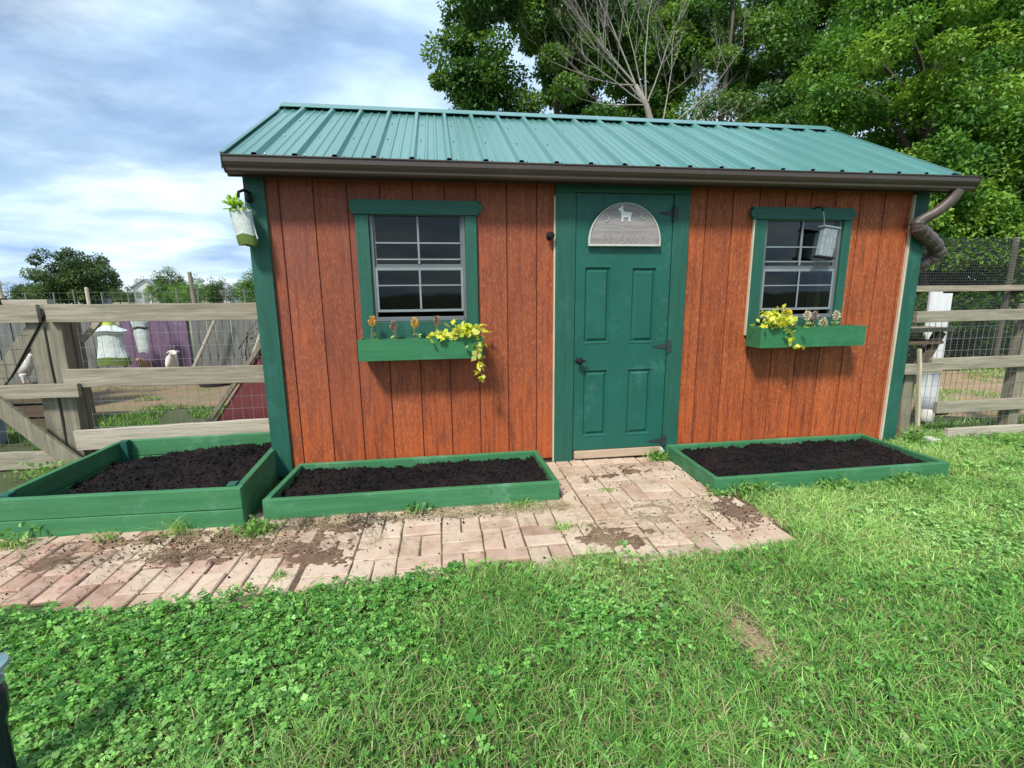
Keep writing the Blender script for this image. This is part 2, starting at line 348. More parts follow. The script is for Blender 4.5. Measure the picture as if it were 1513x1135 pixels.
M['straw'] = soilm('straw_ground', (.42, .31, .20), (.30, .21, .13), (.24, .19, .10))

# ------------------------------------------------------------------ ground, yard, path
def sheet(name, poly, z, mat):
    o = link_mesh(name, np.array([(x, y, z) for x, y in poly]), [tuple(range(len(poly)))], mat); tag(o, kind='structure'); return o
n_ = 48
sheet('ground', [(math.cos(2 * PI * k / n_) * 900, math.sin(2 * PI * k / n_) * 900) for k in range(n_)], 0, M['ground'])
def blob(x0, x1, y0, y1, j, seed, n=36):
    rr = random.Random(seed); cx_, cy_ = (x0 + x1) / 2, (y0 + y1) / 2; out = []
    for k in range(n):
        a = 2 * PI * k / n; ca, sa = math.cos(a), math.sin(a); q = 1 / max(abs(ca), abs(sa)) ** .8 * (1 + rr.uniform(-j, j))
        out.append((cx_ + ca * q * (x1 - x0) / 2, cy_ + sa * q * (y1 - y0) / 2))
    return out
sheet('yard_dirt', blob(-7.5, .2, 2.3, 7.5, .05, 1), .004, M['yard'])
sheet('straw_ground', blob(6.2, 13, .35, 4.2, .04, 2), .004, M['straw'])
sheet('path_bedding', [(-2.6, -1.36), (-.6, -1.30), (.1, -1.29), (.8, -1.42), (1.35, -1.37), (2.3, -1.39), (3.2, -1.47), (3.34, -1.38), (3.42, -.9), (3.46, .0), (2.36, .0), (2.36, -.3), (.55, -.3), (.5, -.6), (-2.6, -.62)], .004, M['joint'])

def in_path(x, y):
    lim = -1.36 - .05 * np.sin(x * 2.1 + .5) - .04 * (fbm(x * 5, x * 0, 5) - .5) * 2
    lim = np.where(x > 2.9, lim + (x - 2.9) * .12, lim)
    a = (x < 3.40 + .05 * (fbm(y * 5, y * 0, 8) - .5)) & (y > lim) & (y < -.30) & (x > -2.6)
    return a | ((x > 2.3) & (x < 3.42) & (y > -.95) & (y < .02))
def bricks():
    vs = []; fs = []; cs = []
    rr = random.Random(5)
    pal = [(.44, .31, .225), (.40, .275, .20), (.48, .36, .27), (.34, .215, .155), (.45, .35, .25), (.38, .265, .19), (.49, .40, .30)]
    def brick(cx_, cy_, lx, ly):
        if not bool(in_path(np.array(cx_), np.array(cy_))): return
        if .47 < cx_ < 2.30 and cy_ > -.60: return
        if cx_ < .5 and cy_ > -.62: return
        z = rr.uniform(.010, .019); tx, ty = rr.uniform(-.03, .03), rr.uniform(-.03, .03); a = rr.uniform(-.035, .035); g = rr.uniform(.002, .0045); k = rr.uniform(.003, .006)
        # slow sink and drift of the whole pattern
        z += .008 * (float(fbm(cx_ * 1.5, cy_ * 1.5, 3)) - .5); a += .05 * (float(fbm(cx_ * 1.1, cy_ * 1.1, 9)) - .5)
        b0 = len(vs)
        for (h, ins) in ((-.035, 0), (-k, 0), (0, k)):
            for sx, sy in ((-1, -1), (1, -1), (1, 1), (-1, 1)):
                x = sx * (lx / 2 - g - ins); y = sy * (ly / 2 - g - ins)
                vs.append((cx_ + x * math.cos(a) - y * math.sin(a), cy_ + x * math.sin(a) + y * math.cos(a), z + h + x * tx + y * ty))
        for l in (0, 4):
            for q in range(4): fs.append((b0 + l + q, b0 + l + (q + 1) % 4, b0 + l + 4 + (q + 1) % 4, b0 + l + 4 + q))
        fs.append((b0 + 8, b0 + 9, b0 + 10, b0 + 11))
        c = rr.choice(pal); 
        if cx_ < .95 and rr.random() < .5: c = rr.choice([(.34, .18, .13), (.30, .17, .12), (.38, .23, .17)])
        q = rr.uniform(.85, 1.12)
        cs.extend([tuple(e * q for e in c)] * 12)
    # long lines running away from the lens on the left part
    u = .105
    for i in range(-34, 10):
        x = i * u
        for j in range(-9, 2):
            y = -.02 + j * .21 + (.105 if (i // 2) % 2 else 0)
            if x + u / 2 < .96: brick(x + u / 2, y, u, .21)
    # basket weave elsewhere
    for i in range(0, 13):
        for j in range(-9, 1):
            X = .97 + i * .21; Yc = -.02 + j * .21
            if (i + j) % 2:
                for q in (0, 1): brick(X + .0525 + q * .105, Yc, .105, .21)
            else:
                for q in (0, 1): brick(X + .105, Yc - .0525 + q * .105, .21, .105)
    o = link_mesh('brick_path', np.array(vs), fs, M['brick'], cols=np.array(cs)); tag(o, kind='structure')
bricks()

def heap(name, cx_, cy_, rx, ry, h, seed, mat, base=.012, res=.012):
    nx = int(2 * rx / res); ny = int(2 * ry / res)
    X, Yv = np.meshgrid(np.linspace(cx_ - rx, cx_ + rx, nx), np.linspace(cy_ - ry, cy_ + ry, ny))
    d = ((X - cx_) / rx) ** 2 + ((Yv - cy_) / ry) ** 2
    z = (1 - d) * .8 - 1.47 + fbm(X * 6, Yv * 9, seed, 3) * 1.15 + fbm(X * 38, Yv * 38, seed + 5, 3) * 1.05
    z = base - .010 + np.clip(z, -.5, .5) * h * .8 + (vnoise(X * 90, Yv * 90, seed + 3) - .5) * .006
    V = np.stack([X, Yv, z], -1).reshape(-1, 3); idx = np.arange(nx * ny).reshape(ny, nx)
    F = np.stack([idx[:-1, :-1], idx[:-1, 1:], idx[1:, 1:], idx[1:, :-1]], -1).reshape(-1, 4)
    zz_ = V[:, 2]; keep = (zz_[F].max(1) > base - .006); F = F[keep]
    used, inv = np.unique(F, return_inverse=True)
    o = link_mesh(name, V[used], inv.reshape(-1, 4), mat, smooth=True); tag(o, kind='structure'); return o
for i_, (a_, b_, c_, d_, m_) in enumerate(((.42, -.93, .46, .20, 'dirt'), (.20, -.80, .5, .09, 'dirt'), (2.78, -.30, .42, .25, 'dirt'), (3.22, -1.0, .26, .36, 'dirt'), (1.15, -.79, .5, .16, 'dirt'), (.80, -.95, .26, .20, 'dirt'),
        (1.9, -.76, .5, .12, 'sand'), (2.45, -1.15, .34, .18, 'dirt'), (2.9, -.85, .5, .25, 'sand'), (1.05, -1.1, .3, .16, 'dirt'), (-.35, -.95, .3, .14, 'dirt'))):
    heap('spilled_soil', a_, b_, c_, d_, .022, 21 + i_, M[m_], .0185)
heap('bare_patch', 2.72, -1.92, .12, .19, .02, 25, M['straw'], .02)

def crumbs(name, pts, rmin, rmax, mat, parent=None, kind=None, kindlab='stuff'):
    v = []; f = []
    b = np.array([(1, 0, 0), (-1, 0, 0), (0, 1, 0), (0, -1, 0), (0, 0, 1), (0, 0, -1)], float)
    tri = np.array([(0, 2, 4), (2, 1, 4), (1, 3, 4), (3, 0, 4), (2, 0, 5), (1, 2, 5), (3, 1, 5), (0, 3, 5)])
    n = len(pts); r = rng.uniform(rmin, rmax, n) ** 1.0
    V = pts[:, None, :] + b[None] * (r[:, None, None] * rng.uniform(.5, 1.25, (n, 6, 3)))
    F = (tri[None] + (np.arange(n) * 6)[:, None, None]).reshape(-1, 3)
    o = link_mesh(name, V.reshape(-1, 3), F, mat, parent); 
    if kind: o['kind'] = kind
    return o
pts = []
for (a, b_, sx, sy, n) in ((.42, -.93, .3, .09, 300), (2.8, -.35, .3, .12, 160), (3.2, -1.0, .15, .2, 220), (1.1, -.74, .5, .05, 420), (1.8, -1.0, 1.4, .35, 130), (.1, -.80, .4, .05, 260)):
    pts.append(np.stack([rng.normal(a, sx, n), rng.normal(b_, sy, n), np.full(n, .019)], -1))
pts = np.concatenate(pts); k = in_path(pts[:, 0], pts[:, 1]) & ~((pts[:, 0] < 2.33) & (pts[:, 1] > -.68)) & ~((pts[:, 0] < .55) & (pts[:, 1] > -.73)); pts = pts[k]
tag(crumbs('soil_crumbs', pts, .002, .007, M['soil']), 'dark crumbs of potting soil strewn over the brick path', 'soil crumbs', kind='stuff')

# ------------------------------------------------------------------ grass and clover
def leafquads(P, D, Nn, ln, wd):
    """rhombus leaves: P base, D direction, Nn normal"""
    D = D / np.linalg.norm(D, axis=1, keepdims=True); Sd = np.cross(D, Nn); Sd /= (np.linalg.norm(Sd, axis=1, keepdims=True) + 1e-9)
    U = np.cross(Sd, D); ln = ln[:, None]; wd = wd[:, None]
    V = np.stack([P, P + D * ln * .5 + Sd * wd / 2 + U * wd * .16, P + D * ln, P + D * ln * .5 - Sd * wd / 2 + U * wd * .16], 1)
    n = len(P); F = np.arange(n * 4).reshape(n, 4)
    return V.reshape(-1, 3), F
def tilt(n, lo, hi):
    a = rng.uniform(0, 2 * PI, n); e = rng.uniform(lo, hi, n)
    return np.stack([np.cos(a) * np.cos(e), np.sin(a) * np.cos(e), np.sin(e)], -1)
def blades(P, h, w, lean, cols):
    n = len(P); a = rng.uniform(0, 2 * PI, n); b = rng.uniform(0, 2 * PI, n)
    d = np.stack([np.cos(a), np.sin(a), np.zeros(n)], -1); s = np.stack([np.cos(b), np.sin(b), np.zeros(n)], -1)
    up = np.array([0, 0, 1.]); V = []
    for f, ww, zz_ in ((0, 1, 0), (.28, .9, .5), (.75, .6, .86), (1.25, .08, 1.)):
        c = P + d * (lean * h * f)[:, None] + up * (h * zz_)[:, None] * (1 - .15 * f * lean[:, None])
        V += [c - s * (w * ww / 2)[:, None], c + s * (w * ww / 2)[:, None]]
    V = np.stack(V, 1); base = (np.arange(n) * 8)[:, None]
    F = np.concatenate([base + np.array([q, q + 1, q + 3, q + 2]) for q in (0, 2, 4)], 1).reshape(-1, 4)
    C = np.repeat(cols[:, None, :], 8, 1); C = C * np.array([.6, .6, .85, .85, 1, 1, 1.1, 1.1])[None, :, None] if False else C
    return V.reshape(-1, 3), F, C.reshape(-1, 3)
def solid(x, y):   # where nothing grows
    a = (x > .40) & (x < 5.4) & (y > -.03) & (y < 2.55)
    a |= (x > .50) & (x < 2.35) & (y > -.69) & (y < .1)
    a |= (x > -.74) & (x < .56) & (y > -.74) & (y < .5)
    a |= (x > 3.26) & (x < 5.02) & (y > -.775) & (y < .1)
    return a
def bare(x, y): return (((x - 2.72 - (y + 1.93) * .15) / (.055 + .03 * (fbm(x * 14, y * 14, 71) > .5))) ** 2 + ((y + 1.91) / .15) ** 2 + (fbm(x * 25, y * 25, 70) - .5) * 2.2 < .85)
def greens(x, y, n, warm=0):
    g = fbm(x * 1.3, y * 1.3, 40); q = rng.uniform(0, 1, n)[:, None]
    a = np.array([.068, .215, .038]); b = np.array([.32, .59, .13]); c = np.array([.50, .66, .24])
    q = q ** 1.3
    C = a * (1 - q) + b * q
    t = np.clip((g - .42) * 3 + warm, 0, 1)[:, None] * rng.uniform(0, 1, (n, 1)); C = C * (1 - t) + c * t
    return C * rng.uniform(.75, 1.2, (n, 1))
def merge(parts):
    V = []; F = []; C = []; o = 0
    for v, f, c in parts: V.append(v); F.append(f + o); C.append(c); o += len(v)
    return np.concatenate(V), np.concatenate(F), np.concatenate(C)
def lawn():
    parts = []
    n = 400000; x = rng.uniform(-2.2, 8.2, n); y = rng.uniform(-3.0, .3, n)
    d = np.hypot(x - 1.64, y + 3.32)
    keep = ~in_path(x, y) & ~solid(x, y) & ~((x < .6) & (y > -.72)) & ~bare(x, y) & ~((x > 6.2) & (y > .1)) & (rng.uniform(0, 1, n) < np.clip(1.5 - d * .16, .35, 1)) & (d > .5)
    ylow = y + 3.32 > .55 * 0 + .85
    keep &= ylow | (rng.uniform(0, 1, n) < .25)
    x, y, d = x[keep], y[keep], d[keep]; n = len(x)
    # clumpiness: grass on the right and near the lens, clover elsewhere
    cl = .6 * fbm(x * 1.7, y * 1.7, 60) + .4 * fbm(x * 5.5, y * 5.5, 66) + .10 * np.clip((1.9 - x), -1, 1) + .12 * np.clip(y + 2.0, -.6, .6)
    isg = (rng.uniform(0, 1, n) < np.clip(.62 + (.52 - cl) * 3.2 + .14 * np.clip((x - 1.6) * .9, -1, 1), .14, .93))
    near_edge = in_path(x, y + .07) | in_path(x - .05, y) | in_path(x, y - .05)
    gx, gy = x[isg], y[isg]; m_ = len(gx); hn = fbm(gx * 4, gy * 4, 61)
    h = (.026 + .07 * hn ** 1.5 + .025 * (rng.uniform(0, 1, m_) ** 4)); h[near_edge[isg]] *= .8
    cols = greens(gx, gy, m_, .1) * (1 + .22 * np.clip((gx[:, None] - 1.8) * .5, -.6, 1)) * np.array([1.02, 1.04, 1.05])
    dry = rng.uniform(0, 1, m_) < .10; cols[dry] = np.array([.42, .36, .2])
    parts.append(blades(np.stack([gx, gy, np.zeros(m_)], -1), h, rng.uniform(.0022, .0048, m_), rng.uniform(.2, 1.3, m_), cols))
    kx, ky = x[~isg], y[~isg]; m_ = len(kx); hn = fbm(kx * 5, ky * 5, 62)
    hz = .012 + (.052 + .03 * near_edge[~isg]) * hn * rng.uniform(.25, 1.2, m_) + .022 * (rng.uniform(0, 1, m_) ** 5); sz = rng.uniform(.0055, .0165, m_) * np.where(rng.uniform(0, 1, m_) < .04, 1.8, 1)
    c0 = greens(kx, ky, m_, -.15) * np.array([.85, 1.0, .95]); N0 = tilt(m_, R(18), R(90)); a0 = rng.uniform(0, 2 * PI, m_)
    for k in range(3):
        a = a0 + k * 2.1; D = np.stack([np.cos(a), np.sin(a), rng.uniform(-.35, .45, m_)], -1); D -= N0 * (D * N0).sum(1, keepdims=True) * .6
        v, f = leafquads(np.stack([kx, ky, hz], -1), D, N0, sz * rng.uniform(.9, 1.25, m_), sz * .95)
        parts.append((v, f, np.repeat(c0 * rng.uniform(.88, 1.12, (m_, 1)), 4, 0)))
    # matted thatch lying between the stems, and a few broad plantain leaves
    t_ = rng.choice(n, 60000, replace=False); D = tilt(60000, R(-5), R(30)); v, f = leafquads(np.stack([x[t_], y[t_], rng.uniform(.004, .03, 60000)], -1), D, np.tile([0, 0, 1.], (60000, 1)), rng.uniform(.015, .05, 60000), rng.uniform(.0015, .0035, 60000))
    parts.append((v, f, np.repeat(np.array([.44, .38, .20]) * rng.uniform(.45, 1.2, (60000, 1)), 4, 0)))
    t_ = rng.choice(n, 260, replace=False); px_, py_ = np.repeat(x[t_], 5), np.repeat(y[t_], 5); q_ = len(px_)
    v, f = leafquads(np.stack([px_, py_, np.full(q_, .02)], -1), tilt(q_, R(10), R(45)), tilt(q_, R(50), R(90)), rng.uniform(.03, .06, q_), rng.uniform(.015, .026, q_)); parts.append((v, f, np.repeat(greens(px_, py_, q_, 0) * .95, 4, 0)))
    V, F, C = merge(parts)
    tag(link_mesh('lawn', V, F, M['grass'], cols=C), 'mown lawn of grass and clover in front of the shed', 'grass', kind='stuff')
lawn()
def yardgrass():
    n = 90000; x = rng.uniform(-6, 0.3, n); y = rng.uniform(.55, 5.4, n)
    k = (fbm(x * 1.2, y * 1.2, 80) + .18 * (y < 2.6) > .58) & (y + 1.2 * (vnoise(x * 2, y, 4) - .5) < 2.9); x, y = x[k], y[k]; n = len(x)
    C = greens(x, y, n, .2) * np.array([.72, .72, .6])
    V, F, C = blades(np.stack([x, y, np.zeros(n)], -1), rng.uniform(.02, .065, n), rng.uniform(.004, .010, n), rng.uniform(.2, 1, n), C)
    tag(link_mesh('yard_grass', V, F, M['grass'], cols=C), 'bright grass growing in the goat yard behind the left fence', 'grass', kind='stuff')
    n = 26000; x = rng.uniform(5.45, 11.5, n); y = rng.uniform(.1, 4.0, n); k = (fbm(x * 1.3, y * 1.3, 82) > .56) | (y < .5) | (x < 6.1); x, y = x[k], y[k]; n = len(x)
    V, F, C = blades(np.stack([x, y, np.zeros(n)], -1), rng.uniform(.02, .07, n), rng.uniform(.004, .009, n), rng.uniform(.2, 1, n), greens(x, y, n, .5))
    tag(link_mesh('sparse_grass', V, F, M['grass'], cols=C), 'sparse grass on the straw coloured ground behind the right fence', 'grass', kind='stuff')
yardgrass()
def straw(name, label, boxes):
    P = []
    for (x0, x1, y0, y1, n) in boxes: P.append(np.stack([rng.uniform(x0, x1, n), rng.uniform(y0, y1, n), np.full(n, .02)], -1))
    P = np.concatenate(P); n = len(P); D = tilt(n, R(-3), R(14)); 
    V, F = leafquads(P, D, np.tile([0, 0, 1.], (n, 1)), rng.uniform(.015, .06, n), rng.uniform(.0015, .003, n))
    C = np.array([.46, .38, .22]) * rng.uniform(.5, 1.25, (n, 1)); dk_ = (fbm(P[:, 0] * 3, P[:, 1] * 3, 91) > .52) & (P[:, 0] < 1.6); C[dk_] *= .22
    tag(link_mesh(name, V, F, M['dry'], cols=np.repeat(C, 4, 0)), label, 'straw', kind='stuff')
straw('dry_clippings', 'dry clippings and straw scattered over the brick path', [(-.5, 1.3, -1.05, -.75, 1800), (.6, 2.35, -.80, -.67, 2600), (2.35, 3.35, -.8, -.1, 450), (2.3, 3.2, -1.25, -.75, 1400), (.6, 3.3, -1.42, -.7, 700), (-.6, .6, -1.3, -.75, 400), (2.64, 2.82, -2.08, -1.76, 900)])
straw('loose_straw', 'loose straw lying on the dirt behind the right fence', [(6.3, 11, .5, 3.8, 3500)])

# ------------------------------------------------------------------ the shed
XL, XR, ZT, YB = .474, 5.325, 2.03, 2.44
SH = thing('garden_shed', (2.9, 0, 0), 'small red stained garden shed with green metal roof, door and two windows', 'shed')
OPEN = [(1.19, 1.82, 1.075, 1.79), (3.995, 4.635, 1.05, 1.79), (2.50, 3.33, -.1, 1.93)]
def front_wall():
    back = MB(); pl = MB()
    gro = [.474 + .2055 * k - .02 for k in range(0, 25)]
    xs = sorted(set([XL, XR] + [g - .0045 for g in gro if XL < g - .01 < XR - .02] + [g + .0045 for g in gro if XL < g - .01 < XR - .02] + [o for q in OPEN for o in q[:2]]))
    for a, b in zip(xs, xs[1:]):
        if b - a < 1e-4: continue
        c = (a + b) / 2; spans = [(.045, ZT)]
        for x0, x1, z0, z1 in OPEN:
            if x0 < c < x1:
                ns = []
                for s, e in spans:
                    if z0 > s: ns.append((s, min(e, z0)))
                    if z1 < e: ns.append((max(s, z1), e))
                spans = [q for q in ns if q[1] - q[0] > .005]
        isg = any(abs(c - g) < .0046 for g in gro)
        for s, e in spans:
            if isg:
                back.box(a, b, .007, .03, s, e)
                q_ = .12 + (a * 7.3 % .1)
                while q_ < e - .02:
                    if q_ > s + .02: back.box(a - .026, a - .020, -.0012, .002, q_, q_ + .006)
                    q_ += .30
            else: pl.box(a, b, 0, .03, s, e)
    w = pl.build('front_wall', M['wall'], SH); back.build('siding_groove', M['groove'], w)
front_wall()
w = MB(); w.prism_x([(.031, .045), (YB, .045), (YB, ZT), (1.22, 2.74), (.031, ZT)], XL, XL + .03); w.build('side_wall', M['wall'], SH)
w = MB(); w.prism_x([(.031, .045), (YB, .045), (YB, ZT), (1.22, 2.74), (.031, ZT)], XR - .03, XR); w.build('side_wall', M['wall'], SH)
w = MB(); w.box(XL + .031, XR - .031, YB - .03, YB, .045, ZT); w.build('rear_wall', M['wall'], SH)
w = MB(); w.box(XL + .031, XR - .031, .035, YB - .032, .05, .09); w.build('floor_deck', M['inside'], SH)
w = MB(); w.box(XL + .02, XR - .02, .02, .09, -.01, .043); w.box(XL + .02, XR - .02, YB - .1, YB - .02, -.01, .043); w.build('skid', M['wd'], SH)
# corner boards
for (x0, x1, ce) in ((XL - .012, .583, None), (5.222, XR + .012, 5.205)):
    z0 = .03
    w = MB(); w.box(x0, x1, -.022, -.001, z0, 1.985); w.box((x0 if x0 < 1 else XR + .001), (XL - .001 if x0 < 1 else x1), .0, .09, z0, 1.985)
    c = w.build('corner_board', M['trim'], SH, bevel=.003)
    if ce: MB().box(ce, x0 - .001, -.020, -.001, z0, 1.96).build('bare_edge', M['cream'], c)
MB().box(XL - .008, XR + .008, -.030, -.001, 1.987, 2.026).build('eave_board', M['fascia'], SH)
MB().box(.42, 5.43, -.1265, -.108, 1.955, 2.05).build('fascia', M['fascia'], SH)
MB().box(.42, 5.43, -.107, -.031, 1.99, 2.0).build('soffit', M['fascia'], SH)
# roof
EY, EZ, RY, RZ = -.125, 2.066, 1.226, 2.800
def roof():
    b = MB(); sl = (RZ - EZ) / (RY - EY); up = Vector((0, -sl, 1)).normalized()
    X0, X1 = .405, 5.44; r0, dx = .5809, .2286
    prof = [(X0, .0)]
    k = -1
    while r0 + k * dx < X1 + .01:
        c = r0 + k * dx
        for ox, h in ((-.026, 0), (-.011, .026), (.011, .026), (.026, 0)):
            if X0 < c + ox < X1: prof.append((c + ox, h))
        for q in (.085, .145):
            for ox, h in ((-.012, 0), (-.006, .007), (.006, .007), (.012, 0)):
                if X0 < c + q + ox < X1: prof.append((c + q + ox, h))
        k += 1
    prof.append((X1, 0)); prof.sort()
    for sgn in (0, 1):
        vs = []; n = len(prof)
        for (y, z) in ((EY, EZ), (RY, RZ)):
            yy = y if sgn == 0 else 2 * RY - y; u = up if sgn == 0 else Vector((0, -up.y, up.z))
            for x, h in prof: vs.append((x, yy + u.y * h, z + u.z * h))
        fs = [(i, i + 1, n + i + 1, n + i) for i in range(n - 1)]
        b.add(vs, fs)
    # screws in rows
    sc = b
    for yy in (EY + .05, .35, .8, RY - .22):
        k = 0
        while r0 + k * dx < X1 - .02:
            zc = RZ - abs(yy - RY) * sl
            sc.ball((r0 + k * dx + .045, yy + up.y * .003, zc + up.z * .003), .006, 0); k += 1
    rf = b.build('roof', M['roof'], SH)
    s = rf.modifiers.new('solid', 'SOLIDIFY'); s.thickness = .0022; s.offset = -1
    c = MB(); t = .10
    c.prism_x([(RY - t, RZ - t * sl + .030), (RY - t + .004, RZ - t * sl + .036), (RY, RZ + .040), (RY + t - .004, RZ - t * sl + .036), (RY + t, RZ - t * sl + .030), (RY, RZ + .034)], X0 - .012, X1 + .012)
    c.build('ridge_cap', M['roof'], rf)
    for x0, x1 in ((X0 - .012, X0 + .012), (X1 - .012, X1 + .012)):
        r = MB()
        for sg in (1, -1):
            def q(y, dz): return (RY + (y - RY) * sg, RZ - abs(y - RY) * sl + dz)
            p = [q(EY - .005, .026), q(RY - .17, .026), q(RY - .17, .022), q(EY - .005, .022)]
            r.prism_x(p if sg == 1 else p[::-1], x0, x1)
            xo = x0 if x0 < 1 else x1 - .003
            p = [q(EY - .005, .0218), q(RY, .0218), q(RY, -.07), q(EY - .005, -.07)]
            r.prism_x(p if sg == 1 else p[::-1], xo, xo + .003)
        r.build('rake_trim', M['roof'], rf)
    u = MB(); u.prism_x([(EY + .02, EZ - .02), (RY, RZ - .03), (2 * RY - EY - .02, EZ - .02), (2 * RY - EY - .02, EZ - .04), (RY, RZ - .05), (EY + .02, EZ - .04)], XL - .03, XR + .06)
    u.build('roof_deck', M['fascia'], SH)
roof()
# gutter: an open K-shaped trough
def gutter():
    g = MB(); x0, x1 = .437, 5.505
    outer = [(-.128, 2.061), (-.128, 1.962), (-.190, 1.962), (-.200, 1.972), (-.202, 1.985), (-.214, 2.000), (-.222, 2.015), (-.222, 2.042), (-.228, 2.046), (-.228, 2.052), (-.217, 2.052)]
    inner = [(-.217, 2.017), (-.209, 2.003), (-.197, 1.988), (-.195, 1.975), (-.188, 1.967), (-.133, 1.967), (-.133, 2.061)]
    g.prism_x(outer + inner, x0, x1)
    gt = g.build('gutter', M['gutter'], SH)
    for a, sg in ((x0, -1), (x1, 1)):
        e = MB(); cap = [(-.128, 2.052), (-.128, 1.960), (-.191, 1.960), (-.203, 1.972), (-.216, 1.999), (-.225, 2.015), (-.230, 2.052)]
        e.prism_x(cap, min(a, a + sg * .004), max(a, a + sg * .004)); e.build('end_cap', M['gutter'], gt)
    # corrugated downspout in three bends
    P = [(5.385, -.175, 1.965), (5.36, -.165, 1.90), (5.29, -.13, 1.82), (5.21, -.09, 1.76), (5.20, -.085, 1.715), (5.29, -.06, 1.665), (5.42, -.03, 1.60), (5.49, .0, 1.53), (5.45, .05, 1.47), (5.36, .12, 1.40)]
    P = [Vector(p) for p in P]; pts = []; rad = []
    def cr_(a, b, c, d, t): return .5 * ((2 * b) + (c - a) * t + (2 * a - 5 * b + 4 * c - d) * t * t + (-a + 3 * b - 3 * c + d) * t ** 3)
    Q = [P[0]] + P + [P[-1]]; i = 0
    for k in range(len(P) - 1):
        for s in range(9):
            pts.append(cr_(Q[k], Q[k + 1], Q[k + 2], Q[k + 3], s / 9)); rad.append(.038 + (.006 if (i % 6) < 3 and i > 26 else 0) + .012 * max(0, min(1, (i - 26) / 12))); i += 1
    d = MB(); d.tube(pts, rad, 14); d.build('downspout', M['gutter2'], gt, smooth=False)
M['gutter2'] = surf('grey_brown_spout', (.10, .078, .07), (.06, .048, .043), .42, None, 6, 60, (.24, .20, .19), .4, .1, .001)
gutter()
# windows
def window(x0, x1, zb, zt, cx0, cx1, hx0, hx1, hz0, hz1, cb, left):
    wn = MB(); f = .022
    wn.box(x0, x0 + f, -.006, .035, zb, zt); wn.box(x1 - f, x1, -.006, .035, zb, zt); wn.box(x0 + f, x1 - f, -.006, .035, zt - f, zt); wn.box(x0 + f, x1 - f, -.012, .035, zb, zb + .028)
    fr = wn.build('window', M['sash'], SH, bevel=.002)
    H = zt - zb; zm = zb + .345 * (H / .7); lo = zb + .062
    a, b = x0 + f, x1 - f; xm = (a + b) / 2
    s = MB(); s.box(a, b, .006, .022, zm, zm + .028); s.box(a, a + .012, .008, .02, zm + .028, zt - f); s.box(b - .012, b, .008, .02, zm + .028, zt - f); s.build('upper_sash', M['sash'], fr)
    s = MB(); s.box(a, b, -.004, .004, zm - .012, zm + .006); s.box(a, b, -.004, .005, lo, lo + .016); s.box(a, a + .014, -.003, .004, lo + .016, zm - .012); s.box(b - .014, b, -.003, .004, lo + .016, zm - .012); s.build('lower_sash', M['muntin'], fr)
    g = MB(); g.box(xm - .006, xm + .006, .001, .0115, zm + .03, zt - f); z2 = zm + .055; g.box(a + .012, b - .012, .002, .0105, z2, z2 + .009); z1 = zm + .16; g.box(a + .012, b - .012, .002, .0105, z1, z1 + .009)
    g.box(xm - .006, xm + .006, -.007, -.0045, lo + .016, zm - .012); z3 = lo + .6 * (zm - lo); g.box(a + .014, b - .014, -.0065, -.0042, z3, z3 + .008)
    g.build('muntin', M['muntin'], fr)
    MB().box(a + .012, b - .012, .013, .016, zm + .028, zt - f).build('pane', M['glass'], fr)
    MB().box(a + .014, b - .014, -.001, .002, lo + .016, zm - .012).build('pane', M['glass'], fr)
    c = MB(); c.box(cx0, x0 - .001, -.024, -.002, cb, hz0 - .001); c.box(x1 + .001, cx1, -.024, -.002, cb, hz0 - .001); c.box(x0, x1, -.022, -.002, cb, zb - .002)
    cs = c.build('casing', M['trim'], fr, bevel=.003)
    h = MB()
    def notch(x, s, zc=None): return [(x, hz0), (x - .0 * s, hz0)]
    zc = (hz0 + hz1) / 2; r = (hz1 - hz0) / 2; poly = [(hx0 + .018, hz0)]
    poly += [(hx1 - .03, hz0)] + [(hx1 - .03 + .028 * math.cos(t), zc + r * .72 * math.sin(t)) for t in [(-PI / 2) + PI * k / 8 for k in range(9)]] + [(hx1 - .012, hz1)]
    poly += [(hx0 + .012, hz1), (hx0 + .012, zc + r * .72)] + [(hx0 + .028 - .028 * math.cos(t), zc + r * .72 * math.sin(t)) for t in [PI / 2 - PI * k / 8 for k in range(1, 8)]]
    h.prism_y(poly, -.032, -.002); h.build('header', M['trimx'], fr, bevel=.002)
    if not left: MB().box(cx0 - .010, cx0 - .001, -.022, -.002, cb, hz0 - .002).build('bare_edge', M['cream'], cs)
    return fr
window(1.196, 1.815, 1.080, 1.785, 1.112, 1.892, 1.080, 1.935, 1.766, 1.856, .93, True)
window(4.000, 4.632, 1.052, 1.782, 3.912, 4.700, 3.868, 4.722, 1.768, 1.852, .93, False)
# inside things seen dimly through the panes: studs and a shelf
st = MB()
for a_ in ((.9, .94, YB - .12, YB - .031), (1.6, 1.64, YB - .12, YB - .031), (4.53, 4.57, .06, .15)): MB().box(*a_, .091, 1.95).build('stud', M['sill'], SH)
MB().box(.7, 2.2, 2.0, 2.3, 1.2, 1.225).build('shelf', M['inside'], SH)
